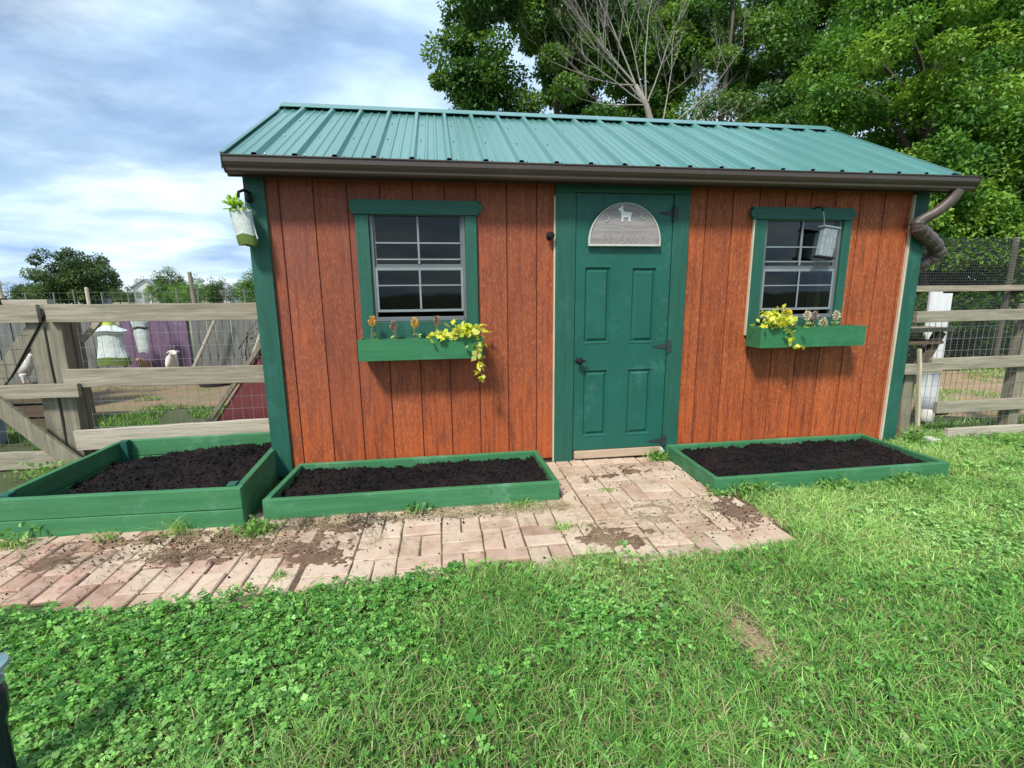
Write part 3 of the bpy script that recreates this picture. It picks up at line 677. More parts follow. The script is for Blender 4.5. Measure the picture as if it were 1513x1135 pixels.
# door
DF = MB(); DF.box(2.431, 2.572, -.026, -.001, .012, 1.925); DF.box(3.282, 3.400, -.026, -.001, .03, 1.925); DF.box(2.431, 3.400, -.0265, -.001, 1.926, 1.985)
df = DF.build('door_frame', M['trim'], SH, bevel=.003)
MB().box(2.421, 2.430, -.022, -.001, .02, 1.90).build('bare_edge', M['cream'], df)
MB().box(2.585, 3.275, -.030, .03, .030, .090).build('threshold', M['sill'], SH, bevel=.004)
M['hinge'] = surf('worn_dark_hinge', (.028, .032, .042), (.03, .055, .055), .6, None, 8, 60)
def door():
    xs0, xs1, z0, z1 = 2.577, 3.277, .096, 1.922; pan = [(2.638, 2.840, .893, 1.440), (2.986, 3.182, .889, 1.434), (2.640, 2.837, .197, .708), (2.980, 3.178, .193, .706)]
    b = MB(); ys = -.016
    def rc(x0, x1, z0_, z1_): b.add([(x0, ys, z0_), (x1, ys, z0_), (x1, ys, z1_), (x0, ys, z1_)], [(0, 1, 2, 3)])
    gx = sorted(set([xs0, xs1] + [p[0] for p in pan] + [p[1] for p in pan])); gz = sorted(set([z0, z1] + [p[2] for p in pan] + [p[3] for p in pan]))
    for a, c in zip(gx, gx[1:]):
        for d, e in zip(gz, gz[1:]):
            mx_, mz = (a + c) / 2, (d + e) / 2
            if any(p[0] < mx_ < p[1] and p[2] < mz < p[3] for p in pan): continue
            rc(a, c, d, e)
    for x0, x1, q0, q1 in pan:
        prev = (0, ys)
        for ins, y in ((.004, ys - .004), (.010, ys - .002), (.018, ys + .012), (.024, ys + .012), (.040, ys - .001)):
            p, yp = prev
            A = [(x0 + p, yp, q0 + p), (x1 - p, yp, q0 + p), (x1 - p, yp, q1 - p), (x0 + p, yp, q1 - p)]; B = [(x0 + ins, y, q0 + ins), (x1 - ins, y, q0 + ins), (x1 - ins, y, q1 - ins), (x0 + ins, y, q1 - ins)]
            b.add(A + B, [(k, (k + 1) % 4, 4 + (k + 1) % 4, 4 + k) for k in range(4)]); prev = (ins, y)
        p, yp = prev; b.add([(x0 + p, yp, q0 + p), (x1 - p, yp, q0 + p), (x1 - p, yp, q1 - p), (x0 + p, yp, q1 - p)], [(0, 1, 2, 3)])
    b.add([(xs0, ys, z0), (xs1, ys, z0), (xs1, ys, z1), (xs0, ys, z1), (xs0, .02, z0), (xs1, .02, z0), (xs1, .02, z1), (xs0, .02, z1)], [(0, 3, 7, 4), (1, 5, 6, 2), (0, 4, 5, 1), (3, 2, 6, 7), (4, 7, 6, 5)])
    d = b.build('door', M['door'], SH)
    k = MB(); k.lathe([(.022, -.016), (.022, -.022), (.010, -.026), (.009, -.045), (.021, -.052), (.025, -.066), (.018, -.077), (.004, -.080)], (2.606, 0, .775), 16, 'y'); k.box(2.606, 2.655, -.062, -.052, .770, .780); k.build('door_handle', M['iron'], d, smooth=False)
    for z in (1.80, .862, .135):
        h = MB(); h.box(3.284, 3.312, -.031, -.0265, z - .042, z + .042); h.tube([(3.281, -.033, z - .05), (3.281, -.033, z + .05)], .007, 8)
        h.add([(3.278, -.0205, z - .02), (3.278, -.0205, z + .02), (3.18, -.0205, z + .006), (3.17, -.0205, z), (3.18, -.0205, z - .006), (3.278, -.0165, z - .02), (3.278, -.0165, z + .02), (3.18, -.0165, z + .006), (3.17, -.0165, z), (3.18, -.0165, z - .006)], [(0, 4, 3, 2, 1), (0, 1, 6, 5), (1, 2, 7, 6), (2, 3, 8, 7), (3, 4, 9, 8), (4, 0, 5, 9)])
        h.build('hinge', M['hinge'], d)
    MB().box(3.262, 3.285, -.034, -.031, .035, .088).build('weather_strip', M['white'], d)
door()
kb = MB(); kb.lathe([(.024, -.001), (.026, -.008), (.012, -.016), (.012, -.03), (.022, -.04), (.026, -.055), (.016, -.068), (.003, -.07)], (2.392, 0, 1.640), 14, 'y')
kb.tube([(2.392, -.045, 1.640), (2.372, -.06, 1.648), (2.362, -.05, 1.655)], .006, 6)
kb.build('wall_hook', M['iron'], SH)

# ------------------------------------------------------------------ sign on the door
def sign():
    s = thing('door_sign', (2.918, -.03, 1.571), 'weathered half-round sign with a white goat cut-out hanging on the green door', 'sign')
    m1 = surf('weathered_sign_board', (.22, .20, .19), (.36, .34, .34), .8, 'x', 2.2, 25, (.17, .10, .07), .95, .4, .004)
    m3 = surf('faded_letter_paint', (.38, .37, .36), (.30, .29, .28), .8, None, 30); m2 = surf('pale_sign_edge', (.55, .58, .52), (.42, .45, .40), .8, None, 6)
    c = 2.918; r = .262; zb = 1.573; zc = 1.598
    arc = [(c + r * math.cos(t), zc + r * math.sin(t)) for t in [PI * k / 32 for k in range(33)]]
    poly = [(c + r, zb)] + arc + [(c - r, zb)]
    MB().prism_y(poly[::-1], -.046, -.030).build('sign_board', m1, s)
    e = MB(); n = len(poly); pin = [(c + (x - c) * .955, zb + .013 + (z - zb) * .94) for x, z in poly]
    vs = [(x, -.052, z) for x, z in poly] + [(x, -.052, z) for x, z in pin] + [(x, -.0462, z) for x, z in poly] + [(x, -.0462, z) for x, z in pin]
    fs = []
    for i in range(n):
        j = (i + 1) % n; fs += [(i, j, n + j, n + i), (i, 2 * n + i, 2 * n + j, j), (n + i, n + j, 3 * n + j, 3 * n + i)]
    e.add(vs, fs); e.build('sign_border', m2, s)
    # goat emblem
    g = [(0, 0), (.010, 0), (.012, .022), (.040, .024), (.042, 0), (.052, 0), (.055, .030), (.060, .040), (.064, .052), (.056, .050), (.045, .052), (.018, .054), (.006, .068), (.008, .080), (.004, .092), (-.002, .078), (-.010, .074), (-.022, .066), (-.020, .060), (-.008, .058), (-.004, .046), (.000, .028)]
    k = 1.22; MB().prism_y([(c - .03 + x * k, 1.735 + z * k) for x, z in g], -.050, -.0462).build('goat_emblem', M['white'], s)
    # horseshoe shapes and worn, unreadable lettering strokes
    for (hx, hz, rot) in ((c + .135, 1.775, .9), (c - .145, 1.755, -.9)):
        h = MB(); pts = [(hx + .024 * math.cos(t + rot), -.049, hz + .024 * math.sin(t + rot)) for t in [-.4 + (PI + .8) * q / 10 for q in range(11)]]
        h.tube(pts, .0035, 5); h.build('horseshoe_mark', m2, s)
    lt = MB(); rr = random.Random(3)
    for i in range(15):
        x = c - .165 + i * .0235; z = 1.69 + .004 * math.sin(i)
        lt.beam((x, -.0475, z), (x + rr.uniform(-.004, .008), -.0475, z + .016), .002, .002, (0, 1, 0)); lt.beam((x, -.0475, z + rr.choice([0, .008, .015])), (x + .011, -.0475, z + rr.choice([0, .008, .015]) + .001), .003, .002, (0, 1, 0))
    for i in range(7):
        x = c - .15 + i * .046
        pts = [(x + .012 * math.cos(t * 1.0 + i), -.0478, 1.625 + .026 * math.sin(t * (1.2 + .2 * (i % 3)))) for t in [q * .55 for q in range(8)]]
        lt.tube(pts, .0022, 5)
    lt.build('worn_lettering', m3, s)
sign()

# ------------------------------------------------------------------ leafy helpers
def leafcluster(name, cx_, n, spread, lsz, cols, mat, parent, up=(R(-20), R(70))):
    P = np.array(cx_)[None] + rng.normal(0, 1, (n, 3)) * np.array(spread)[None]
    D = tilt(n, *up); Nn = tilt(n, R(20), R(90))
    V, F = leafquads(P, D, Nn, rng.uniform(.7, 1.3, n) * lsz, rng.uniform(.6, .95, n) * lsz)
    c = np.array([cols[i] for i in rng.integers(0, len(cols), n)]) * rng.uniform(.8, 1.15, (n, 1))
    return link_mesh(name, V, F, mat, parent, cols=np.repeat(c, 4, 0))
LIME = [(.74, .74, .07), (.62, .70, .08), (.80, .80, .22), (.48, .60, .06)]
def soilgrid(name, corners, z, amp, parent, seed, mat=None, tiltx=0, mound=.0):
    a, b, c, d = [Vector((*q, 0)) for q in corners]     # FL FR BR BL
    nx = max(8, int((b - a).length / .011)); ny = max(8, int((d - a).length / .011))
    u, v = np.meshgrid(np.linspace(0, 1, nx), np.linspace(0, 1, ny))
    P = [(np.array(a)[i] * (1 - u) + np.array(b)[i] * u) * (1 - v) + (np.array(d)[i] * (1 - u) + np.array(c)[i] * u) * v for i in (0, 1)]
    X, Yv = P; hz = z + (fbm(X * 4.5, Yv * 4.5, seed, 3) - .5) * amp * 2 + (fbm(X * 16, Yv * 16, seed + 9, 5) - .5) * amp * 2.6 + tiltx * (u - .5) + mound * (1 - (2 * u - 1) ** 4) * (1 - (2 * v - 1) ** 4)
    V = np.stack([X, Yv, hz], -1).reshape(-1, 3); idx = np.arange(nx * ny).reshape(ny, nx)
    F = np.stack([idx[:-1, :-1], idx[:-1, 1:], idx[1:, 1:], idx[1:, :-1]], -1).reshape(-1, 4)
    o = link_mesh(name, V, F, mat or M['soil'], parent, smooth=True)
    k = rng.choice(len(V), min(len(V) // 3, 2600), replace=False); pts = V[k] + rng.normal(0, .003, (len(k), 3)); pts[:, 2] += .003
    pts[:300, 2] += .004; q_ = rng.uniform(0, 1, len(pts)) < .06
    crumbs('soil_clod', np.concatenate([pts[~q_]]), .003, .010, mat or M['soil'], o, 'stuff')
    if amp > .01: crumbs('soil_lump', pts[q_], .010, .022, mat or M['soil'], o, 'stuff')
    return o
# ------------------------------------------------------------------ raised beds
def bed(label, FL, FR, BR, BL, z, th, boards, sz, amp, seed, tiltx=0, mound=0, post=False):
    r = thing('raised_bed', ((FL[0] + FR[0]) / 2, (FL[1] + BL[1]) / 2, 0), label, 'raised bed', 'green raised beds along the shed')
    def side(name, a, b, mat, lap=0):
        a = Vector((*a, 0)); b = Vector((*b, 0)); d = (b - a).normalized(); n = Vector((0, 0, 1)).cross(d)   # inward = left of direction
        mb = MB(); h = (z + .01) / boards
        for k in range(boards):
            z0 = -.01 + k * h + (.002 if k else 0); z1 = -.01 + (k + 1) * h - (.002 if k < boards - 1 else 0)
            p = a + n * (th / 2) + d * lap; q = b + n * (th / 2) - d * lap
            mb.beam((p.x, p.y, (z0 + z1) / 2), (q.x, q.y, (z0 + z1) / 2), z1 - z0, th, tuple(n), 6, .0012)
        return mb.build(name, mat, r, bevel=.004)
    side('front_board', FL, FR, M['bed']); side('back_board', BR, BL, M['bed'])
    side('side_board', FR, BR, M['bedy'], th + .001); side('side_board', BL, FL, M['bedy'], th + .001)
    if post:
        for q in (FR, BL, FL):
            sx = -1 if q[0] > 0 else 1; sy = 1 if q[1] < 0 else -1
            cx_, cy_ = q[0] + sx * (th + .025), q[1] + sy * (th + .027)
            MB().box(cx_ - .024, cx_ + .024, cy_ - .025, cy_ + .025, 0, z + .012).build('corner_post', M['trim'], r, bevel=.004)
    t = th + .003
    soilgrid('soil', [(FL[0] + t, FL[1] + t), (FR[0] - t, FR[1] + t), (BR[0] - t, BR[1] - t), (BL[0] + t, BL[1] - t)], sz, amp, r, seed, None, tiltx, mound)
    return r
bed('square green raised bed two boards high, full of dark soil, left of the shed', (-.735, -.652), (.523, -.703), (.452, .44), (-.715, .40), .232, .036, 2, .115, .03, 101, .07, .055, True)
bed('long green raised bed under the left window, full of dark soil', (.607, -.655), (2.312, -.672), (2.294, -.06), (.640, -.06), .132, .034, 1, .085, .022, 102, 0, .03)
bed('low green raised bed under the right window, right of the door step', (3.285, -.745), (4.985, -.742), (4.985, -.05), (3.30, -.05), .112, .034, 1, .072, .020, 103, 0, .028)

# ------------------------------------------------------------------ window boxes and their plants
def wbox(label, x0, x1, z0, z1, yf=-.20):
    r = thing('window_box', ((x0 + x1) / 2, -.1, z0), label, 'window box', 'green window boxes')
    t = .016; yb = -.034
    MB().box(x0, x1, yf, yf + t, z0, z1).build('front_board', M['boxp'], r, bevel=.002)
    MB().box(x0, x1, yb - t, yb, z0, z1 - .004).build('back_board', M['boxp'], r)
    for a in (x0 + .001, x1 - t - .001): MB().box(a, a + t, yf + t + .001, yb - t - .001, z0 + .001, z1 - .002).build('end_board', M['boxp'], r)
    MB().box(x0 + t + .002, x1 - t - .002, yf + t + .001, yb - t - .001, z0 + .004, z0 + .016).build('bottom_board', M['boxp'], r)
    soilgrid('soil', [(x0 + t + .003, yf + t + .002), (x1 - t - .003, yf + t + .002), (x1 - t - .003, yb - t - .002), (x0 + t + .003, yb - t - .002)], z1 - .028, .008, r, int(x0 * 100))
wbox('green window box below the left window with a trailing vine at its right end', 1.105, 1.905, .838, .974)
wbox('green window box below the right window with lime leaves at its left end', 3.905, 4.757, .850, .996)
def coleus(label, c, n, sp, trail, seed):
    r = thing('lime_leaf_plant', (c[0], c[1], c[2] - .06), label, 'plant')
    leafcluster('foliage', c, int(n * .85), sp, .047, LIME, M['yleaf'], r)
    st_ = MB(); rr = random.Random(seed)
    for k in range(8): st_.tube([(c[0] + rr.uniform(-.06, .06), c[1] + .02, c[2] - .065), (c[0] + rr.uniform(-.1, .1), c[1], c[2])], .002, 4)
    if trail:
        st_.tube(trail, .0022, 5)
        for k, p in enumerate(trail[1:]):
            leafcluster('trailing_leaves', p, 6, (.014, .012, .018), .046, LIME[:3], M['yleaf'], r, (R(-80), R(10)))
    st_.build('stem', M['petal_stem'], r)
M['petal_stem'] = surf('plant_stem', (.20, .24, .08), (.26, .14, .10), .7)
coleus('lime yellow plant trailing over the right end of the left window box', (1.815, -.175, 1.004), 150, (.055, .04, .026), [(1.85, -.19, .98), (1.872, -.225, .94), (1.868, -.232, .88), (1.875, -.232, .82), (1.885, -.232, .76), (1.893, -.232, .715)], 1)
coleus('low lime yellow leaves in the middle of the left window box', (1.66, -.15, .980), 60, (.055, .03, .013), None, 2)
coleus('lime yellow plant spilling over the front of the right window box', (4.045, -.17, 1.030), 170, (.058, .045, .035), [(4.09, -.19, 1.0), (4.115, -.228, .96), (4.13, -.232, .91), (4.165, -.232, .875)], 3)
def spike(label, x, top, base, col, w, seed, kind=0, y=-.11):
    w *= 1.15
    r = thing('flower_spike', (x, y, base), label, 'flower', 'seed headed flowers in the window boxes')
    rr = random.Random(seed); dx = rr.uniform(-.012, .012); H = top - base
    MB().tube([(x + dx * 1.5, y, base), (x + dx, y, base + H * .4), (x, y, top - .04)], .0035, 6).build('stem', M['petal_stem'], r)
    n = 150; t = rng.uniform(0, 1, n); a = rng.uniform(0, 2 * PI, n); rad = w * np.sin(PI * np.clip(t * .85 + .12, 0, 1)) * rng.uniform(.5, 1, n)
    P = np.stack([x + rad * np.cos(a), y + rad * np.sin(a), top - .062 + t * .064], -1)
    D = np.stack([np.cos(a), np.sin(a), np.full(n, 1.1)], -1); V, F = leafquads(P, D, tilt(n, R(0), R(60)), rng.uniform(.012, .020, n), rng.uniform(.007, .012, n))
    C = np.array(col)[None] * rng.uniform(.65, 1.2, (n, 1)); link_mesh('seed_head', V, F, M['petal'], r, cols=np.repeat(C, 4, 0))
    if 1: leafcluster('leaf', (x, y, base + .03), 12 if kind else 7, (.012, .012, .018), .028, [(.3, .42, .12), (.42, .5, .2)], M['yleaf'], r)
OR, BRN, PK, CRM, YL = (.80, .50, .12), (.42, .27, .22), (.68, .45, .36), (.78, .70, .55), (.88, .74, .10)
for a in (('orange yellow flower spike at the left end of the left window box', 1.193, 1.112, .95, OR, .017, 1), ('dull brown flower spike second from the left in the left window box', 1.325, 1.078, .95, BRN, .017, 2),
          ('golden flower spike third from the left in the left window box', 1.463, 1.098, .95, OR, .017, 3), ('brown and yellow flower spike beside the lime leaves in the left window box', 1.607, 1.105, .95, BRN, .015, 4, 1)): spike(*a)
for a in (('large yellow flower spike rising from the lime leaves in the right window box', 4.165, 1.118, .97, YL, .026, 5, 1), ('pinkish flower spike just right of the large yellow one', 4.215, 1.06, .97, PK, .02, 6, 1), ('cream flower spike in the middle of the right window box', 4.335, 1.10, .97, CRM, .02, 7, 1),
          ('dusky pink flower spike behind the short cream one', 4.42, 1.09, .97, (.4, .3, .3), .018, 8, 0, -.08), ('short cream flower spike low in the right window box', 4.455, 1.045, .97, CRM, .02, 9, 1, -.13), ('cream flower spike nearest the right end of the right window box', 4.575, 1.095, .97, CRM, .018, 10, 1)): spike(*a)

# ------------------------------------------------------------------ hanging feeder at the right window
def tagplate():
    r = thing('hanging_feeder', (4.43, -.07, 1.83), 'small clear grey feeder box hanging from a hook over the right window', 'feeder')
    m, t, b, out = newmat('clear_grey_plastic'); b.inputs['Base Color'].default_value = (.34, .40, .43, 1); b.inputs['Roughness'].default_value = .18; b.inputs['Alpha'].default_value = .62
    n = tnoise(t, 20, 4); t.links.new(rng_(t, n, .3, .7, .45, .75), b.inputs['Alpha'])
    MB().tube([(4.36, -.034, 1.845), (4.36, -.07, 1.85), (4.375, -.09, 1.84), (4.39, -.09, 1.82)], .006, 8).build('hook', M['iron'], r)
    MB().tube([(4.39, -.09, 1.82), (4.405, -.09, 1.76), (4.41, -.09, 1.70)], .003, 6).build('wire', M['wire'], r)
    q = MB(); a = R(-7); c = Vector((4.442, -.09, 1.60))
    def rect(w, h, y0, y1, dx=0, dz=0):
        pts = [(-w / 2, -h / 2), (w / 2, -h / 2), (w / 2, h / 2), (-w / 2, h / 2)]
        return [(c.x + (x + dx) * math.cos(a) - (z + dz) * math.sin(-a) * -1, c.z + (x + dx) * math.sin(a) + (z + dz) * math.cos(a)) for x, z in pts]
    q.prism_y(rect(.110, .20, 0, 0), -.115, -.068); q.build('feeder_body', m, r, bevel=.006)
    MB().prism_y(rect(.135, .012, 0, 0, 0, .107), -.122, -.062).build('lid', M['muntin'], r)
    MB().prism_y(rect(.135, .012, 0, 0, 0, -.107), -.122, -.062).build('tray', M['iron'], r)
    w = MB()
    for k in (-.03, 0, .03): w.prism_y(rect(.002, .2, 0, 0, k), -.118, -.116)
    w.build('ridge', M['muntin'], r)
tagplate()
# hanging planter at left corner
def planter():
    r = thing('hanging_planter', (.46, -.11, 1.86), 'white and green hanging planter pouch with a lime plant at the shed corner', 'planter')
    MB().tube([(.50, -.024, 1.88), (.49, -.09, 1.885), (.465, -.11, 1.87), (.46, -.11, 1.84)], .009, 8).build('hook', M['iron'], r)
    b = MB(); b.ball((.495, -.045, 1.845), .022, 1, (1, .8, 1.2)); b.build('bracket', M['iron'], r)
    MB().tube([(.46, -.11, 1.84), (.425, -.13, 1.76)], .002, 5).tube([(.46, -.11, 1.84), (.515, -.11, 1.76), (.545, -.11, 1.60)], .0035, 5).build('cord', M['white'], r)
    n = 20; vs = []; fs = []; H = [(1.745, .052, .03, -.008), (1.70, .058, .034, -.004), (1.65, .055, .036, .002), (1.60, .052, .036, .006), (1.585, .050, .035, .008), (1.57, .046, .032, .008)]
    def ring(zs): 
        m_ = MB(); vs = []; fs = []
        for z, a_, b_, dx in zs:
            for k in range(n): t = 2 * PI * k / n; vs.append((.485 + dx + a_ * math.cos(t) * (1 + .03 * math.sin(5 * t)), -.11 + b_ * math.sin(t), z + .006 * math.sin(3 * t)))
        for i in range(len(zs) - 1):
            for k in range(n): fs.append((i * n + k, (i + 1) * n + k, (i + 1) * n + (k + 1) % n, i * n + (k + 1) % n))
        fs.append(tuple((len(zs) - 1) * n + k for k in range(n))); fs.append(tuple(range(n))[::-1]); m_.add(vs, fs); return m_
    ring([(1.765, .062, .034, -.024), (1.72, .062, .036, -.018), (1.66, .060, .038, -.010), (1.622, .058, .038, -.004)]).build('pouch', M['bag'], r)
    ring([(1.621, .0585, .0385, -.004), (1.585, .058, .037, .0), (1.562, .054, .034, .002)]).build('pouch_base', M['bagg'], r)
    leafcluster('foliage', (.44, -.12, 1.79), 90, (.022, .018, .02), .036, [(.35, .6, .05), (.5, .72, .1), (.25, .45, .04)], M['yleaf'], r)
planter()

# ------------------------------------------------------------------ left fence, gate, yard
FY = .52
def wood_rail(mb, a, b, w, t, seg=8): mb.beam(a, b, w, t, (0, 1, 0), seg, .003)
def wires(x0, x1, z0, z1, y, sx, sz, r=.0013):
    w = MB(); x = x0
    while x <= x1: w.beam((x, y, z0), (x + random.uniform(-.004, .004), y, z1), r * 2, r * 2, (0, 1, 0)); x += sx
    z = z0
    while z <= z1: w.beam((x0, y - .0015, z), (x1, y - .0015, z + random.uniform(-.003, .003)), r * 2, r * 2, (0, 1, 0)); z += sz
    return w
lf = thing('wooden_fence', (-.35, FY, 0), 'weathered three-rail wooden fence with wire mesh between gate and shed', 'fence')
for (za, zb, w_, x0, mt) in ((1.152, 1.142, .126, -1.125, 'wx'), (.682, .668, .132, -1.09, 'wx'), (.212, .245, .15, -1.09, 'wp')):
    b = MB(); wood_rail(b, (x0, FY, za), (.455, FY, zb), w_, .038); b.build('rail', M[mt], lf, bevel=.003)
for (x, xt, y, wd) in ((-1.235, -1.235, FY + .066, .105), (-1.122, -1.118, FY + .07, .10), (-1.135, -1.135, FY + .20, .09)):
    b = MB(); b.beam((x, y, -.05), (xt, y, 1.19), wd, .09, (0, 1, 0), 6, .004); b.build('post', M['wz'], lf, bevel=.005)
wires(-.97, .45, .2, 1.10, FY + .0235, .075, .10, .0009).build('wire_mesh', M['wire'], lf)
MB().beam((-1.11, FY + .23, .92), (-.90, FY + .23, 1.125), .035, .03, (0, 1, 0), 4, .003).build('brace', M['wp'], lf)
gt = thing('wooden_gate', (-1.9, FY, 0), 'weathered grey wooden gate with crossed braces left of the fence post', 'gate')
for (x0, z0, x1, z1, w_, dy) in ((-2.6, 1.15, -1.175, 1.150, .125, 0), (-2.6, .60, -.98, .598, .10, -.040), (-2.6, .085, -1.17, .075, .13, 0)):
    b = MB(); wood_rail(b, (x0, FY + dy, z0), (x1, FY + dy, z1), w_, .036); b.build('rail', M['wx'], gt, bevel=.003)
for (a, c, w_, dy) in (((-1.15, 1.16), (-1.75, .42), .10, .038), ((-1.75, .80), (-1.06, .045), .115, -.078), ((-1.62, .50), (-1.25, .06), .05, .038)):
    b = MB(); b.beam((a[0], FY + dy, a[1]), (c[0], FY + dy, c[1]), w_, .030, (0, 1, 0), 6, .003); b.build('brace', M['wz'], gt, bevel=.003)
b = MB(); b.tube([(-1.135, FY + .016, 1.165), (-1.44, FY + .016, .70)], .007, 8); b.build('brace_rod', M['iron'], gt)
wires(-2.6, -1.2, .1, 1.10, FY + .0205, .075, .10, .0009).build('wire_mesh', M['wire'], gt)
# maroon ramp panel with sloping rail
rp_ = thing('maroon_lean_to', (0, 1.35, 0), 'maroon boarded lean-to end with a sloping grey edge behind the fence', 'lean-to')
MB().prism_y([(-.545, .03), (.455, .03), (.455, 1.40), (.44, 1.40)], 1.35, 1.375).build('side_panel', M['maroon'], rp_)
b = MB(); b.beam((-.585, 1.345, .06), (.44, 1.345, 1.425), .036, .05, (0, 1, 0), 5, .002); b.build('sloping_edge', M['wz'], rp_)
# purple panel and pallet walls at the back of the yard
pw = thing('purple_wall_panel', (-2.9, 4.95, 0), 'faded purple boarded panel at the back of the goat yard', 'panel')
b = MB()
for k in range(7): b.box(-3.33 + k * .135, -3.33 + k * .135 + .130, 4.95 + .004 * (k % 2), 4.97, .12 + .01 * (k % 3), 1.10)
b.build('board', M['purple'], pw)
for x in (-3.30, -2.46): MB().box(x, x + .07, 4.975, 5.05, 0, 1.08).build('frame_post', M['wg'], pw)
def pallets(label, x0, x1, y, top, n, seed):
    r = thing('board_fence', ((x0 + x1) / 2, y, 0), label, 'fence', 'grey board fences round the goat yard')
    rr = random.Random(seed); b = MB(); w_ = (x1 - x0) / n
    for k in range(n):
        x = x0 + k * w_; b.beam((x + w_ / 2, y, .03), (x + w_ / 2 + rr.uniform(-.01, .01), y, top + rr.uniform(-.05, .03)), w_ * rr.uniform(.8, .95), .02, (0, 1, 0))
    b.build('board', M['wg'], r)
    for z in (.25, top - .2): MB().box(x0, x1, y + .012, y + .05, z, z + .09).build('rail', M['wz'], r)
    return r
pallets('grey board fence left of the purple panel', -7.5, -3.36, 5.0, 1.12, 30, 1)
pallets('grey board fence between the purple panel and the brush pile', -2.36, -1.15, 5.0, 1.12, 10, 2)
pallets('tall grey board panel close behind the gate', -4.3, -2.55, 2.6, 1.14, 12, 3)
def stick(label, a, b_, r_, mat='wp'):
    s = thing('leaning_pole', (a[0], a[1], 0), label, 'pole', 'poles leaning in the goat yard'); MB().tube([a, tuple((Vector(a) + Vector(b_)) / 2 + Vector((.01, 0, .01))), b_], [r_, r_ * .9, r_ * .8], 8).build('pole_shaft', M[mat], s)
stick('grey pole leaning left against the board fence right of the white goat', (-2.28, 4.7, .1), (-1.83, 4.8, 1.02), .028)
stick('thin pole leaning by the brush pile near the shed', (-1.25, 4.2, .2), (-.85, 4.4, 1.3), .025)
stick('thin pale pole leaning between the gate post and the white pouch', (-3.92, 4.6, .0), (-4.02, 4.7, .8), .022)
# brush pile
bp_ = MB(); rr = random.Random(9)
for k in range(150):
    x = rr.uniform(-1.5, -.2); y = rr.uniform(4.5, 5.6); a = rr.uniform(-1.3, 1.3); l = rr.uniform(.3, .9); z = rr.uniform(0, .6)
    bp_.tube([(x, y, z), (x + l * math.cos(a) * .5, y + rr.uniform(-.2, .2), z + abs(l * math.sin(a)) * .5 + .04), (x + l * math.cos(a), y + rr.uniform(-.3, .3), z + abs(l * math.sin(a)))], [.012, .009, .004], 5)
tag(bp_.build('brush_pile', M['bark']), 'tangled heap of bare branches at the back of the yard by the shed', 'brush pile')
heapy = heap('yard_mound', -3.6, 4.35, 1.6, .8, .16, 31, M['yard'], .01, .05)
# planter pouches / feeders on posts in the yard
def pouch(label, x, y, zt_, zb_, wt, wb, band, strap, post):
    r = thing('hanging_pouch', (x, y, zb_), label, 'pouch', 'white pouches hanging in the goat yard'); n = 22
    def shell(zs, mat, nm):
        vs = []; fs = []
        for z, w_ in zs:
            for k in range(n): t = 2 * PI * k / n; vs.append((x + w_ / 2 * math.cos(t) * (1 + .05 * math.sin(4 * t + z * 9)), y + w_ * .28 * math.sin(t), z + .01 * math.sin(3 * t)))
        for i in range(len(zs) - 1):
            for k in range(n): fs.append((i * n + k, i * n + (k + 1) % n, (i + 1) * n + (k + 1) % n, (i + 1) * n + k))
        fs.append(tuple(range(n))[::-1]); fs.append(tuple((len(zs) - 1) * n + k for k in range(n))); MB().add(vs, fs).build(nm, mat, r, smooth=False)
    H = zt_ - zb_
    if band:
        shell([(zb_, wb), (zb_ + H * .16, wb * .94)], M['bagg'], 'bottom_band'); zb2 = zb_ + H * .16 + .001
        shell([(zb2, wb * .94), (zb_ + H * .4, wb * .74), (zb_ + H * .62, wb * .66), (zb_ + H * .72, wb * 1.0), (zb_ + H * .78, wb * .6), (zb_ + H * .84, wb * .3)], M['bag'], 'pouch_body')
        shell([(zb_ + H * .70, wb * .12), (zb_ + H * .80, wb * .31), (zb_ + H * .92, wb * .28), (zb_ + H, wb * .34)], M['bagy'], 'neck_band')
    else:
        shell([(zb_, wb * .8), (zb_ + H * .1, wb), (zb_ + H * .45, wt * .9), (zb_ + H * .6, wt * .82)], M['bag'], 'pouch_body')
        shell([(zb_ + H * .602, wt * .84), (zb_ + H * .66, wt * .86)], M['rubber'], 'strap')
        shell([(zb_ + H * .662, wt * .9), (zb_ + H * .8, wt * 1.1), (zb_ + H, wt * 1.0)], M['bag'], 'pouch_top')
    if post: MB().box(x - .02 + .06, x + .02 + .06, y + .12, y + .16, 0, zb_ + H * .9).build('support_post', M['wp'], r)
    else: MB().tube([(x, y, zt_ - .01), (x + .02, y + .25, zt_ + .12)], .012, 6).build('hanger', M['wire'], r)
pouch('flared white pouch with lime neck and green bottom band in front of the grey boards', -3.20, 4.45, .97, .28, .3, .46, True, False, True)
pouch('narrow white pouch with a black strap hanging on the purple panel', -2.83, 4.55, 1.02, .44, .22, .17, False, True, False)

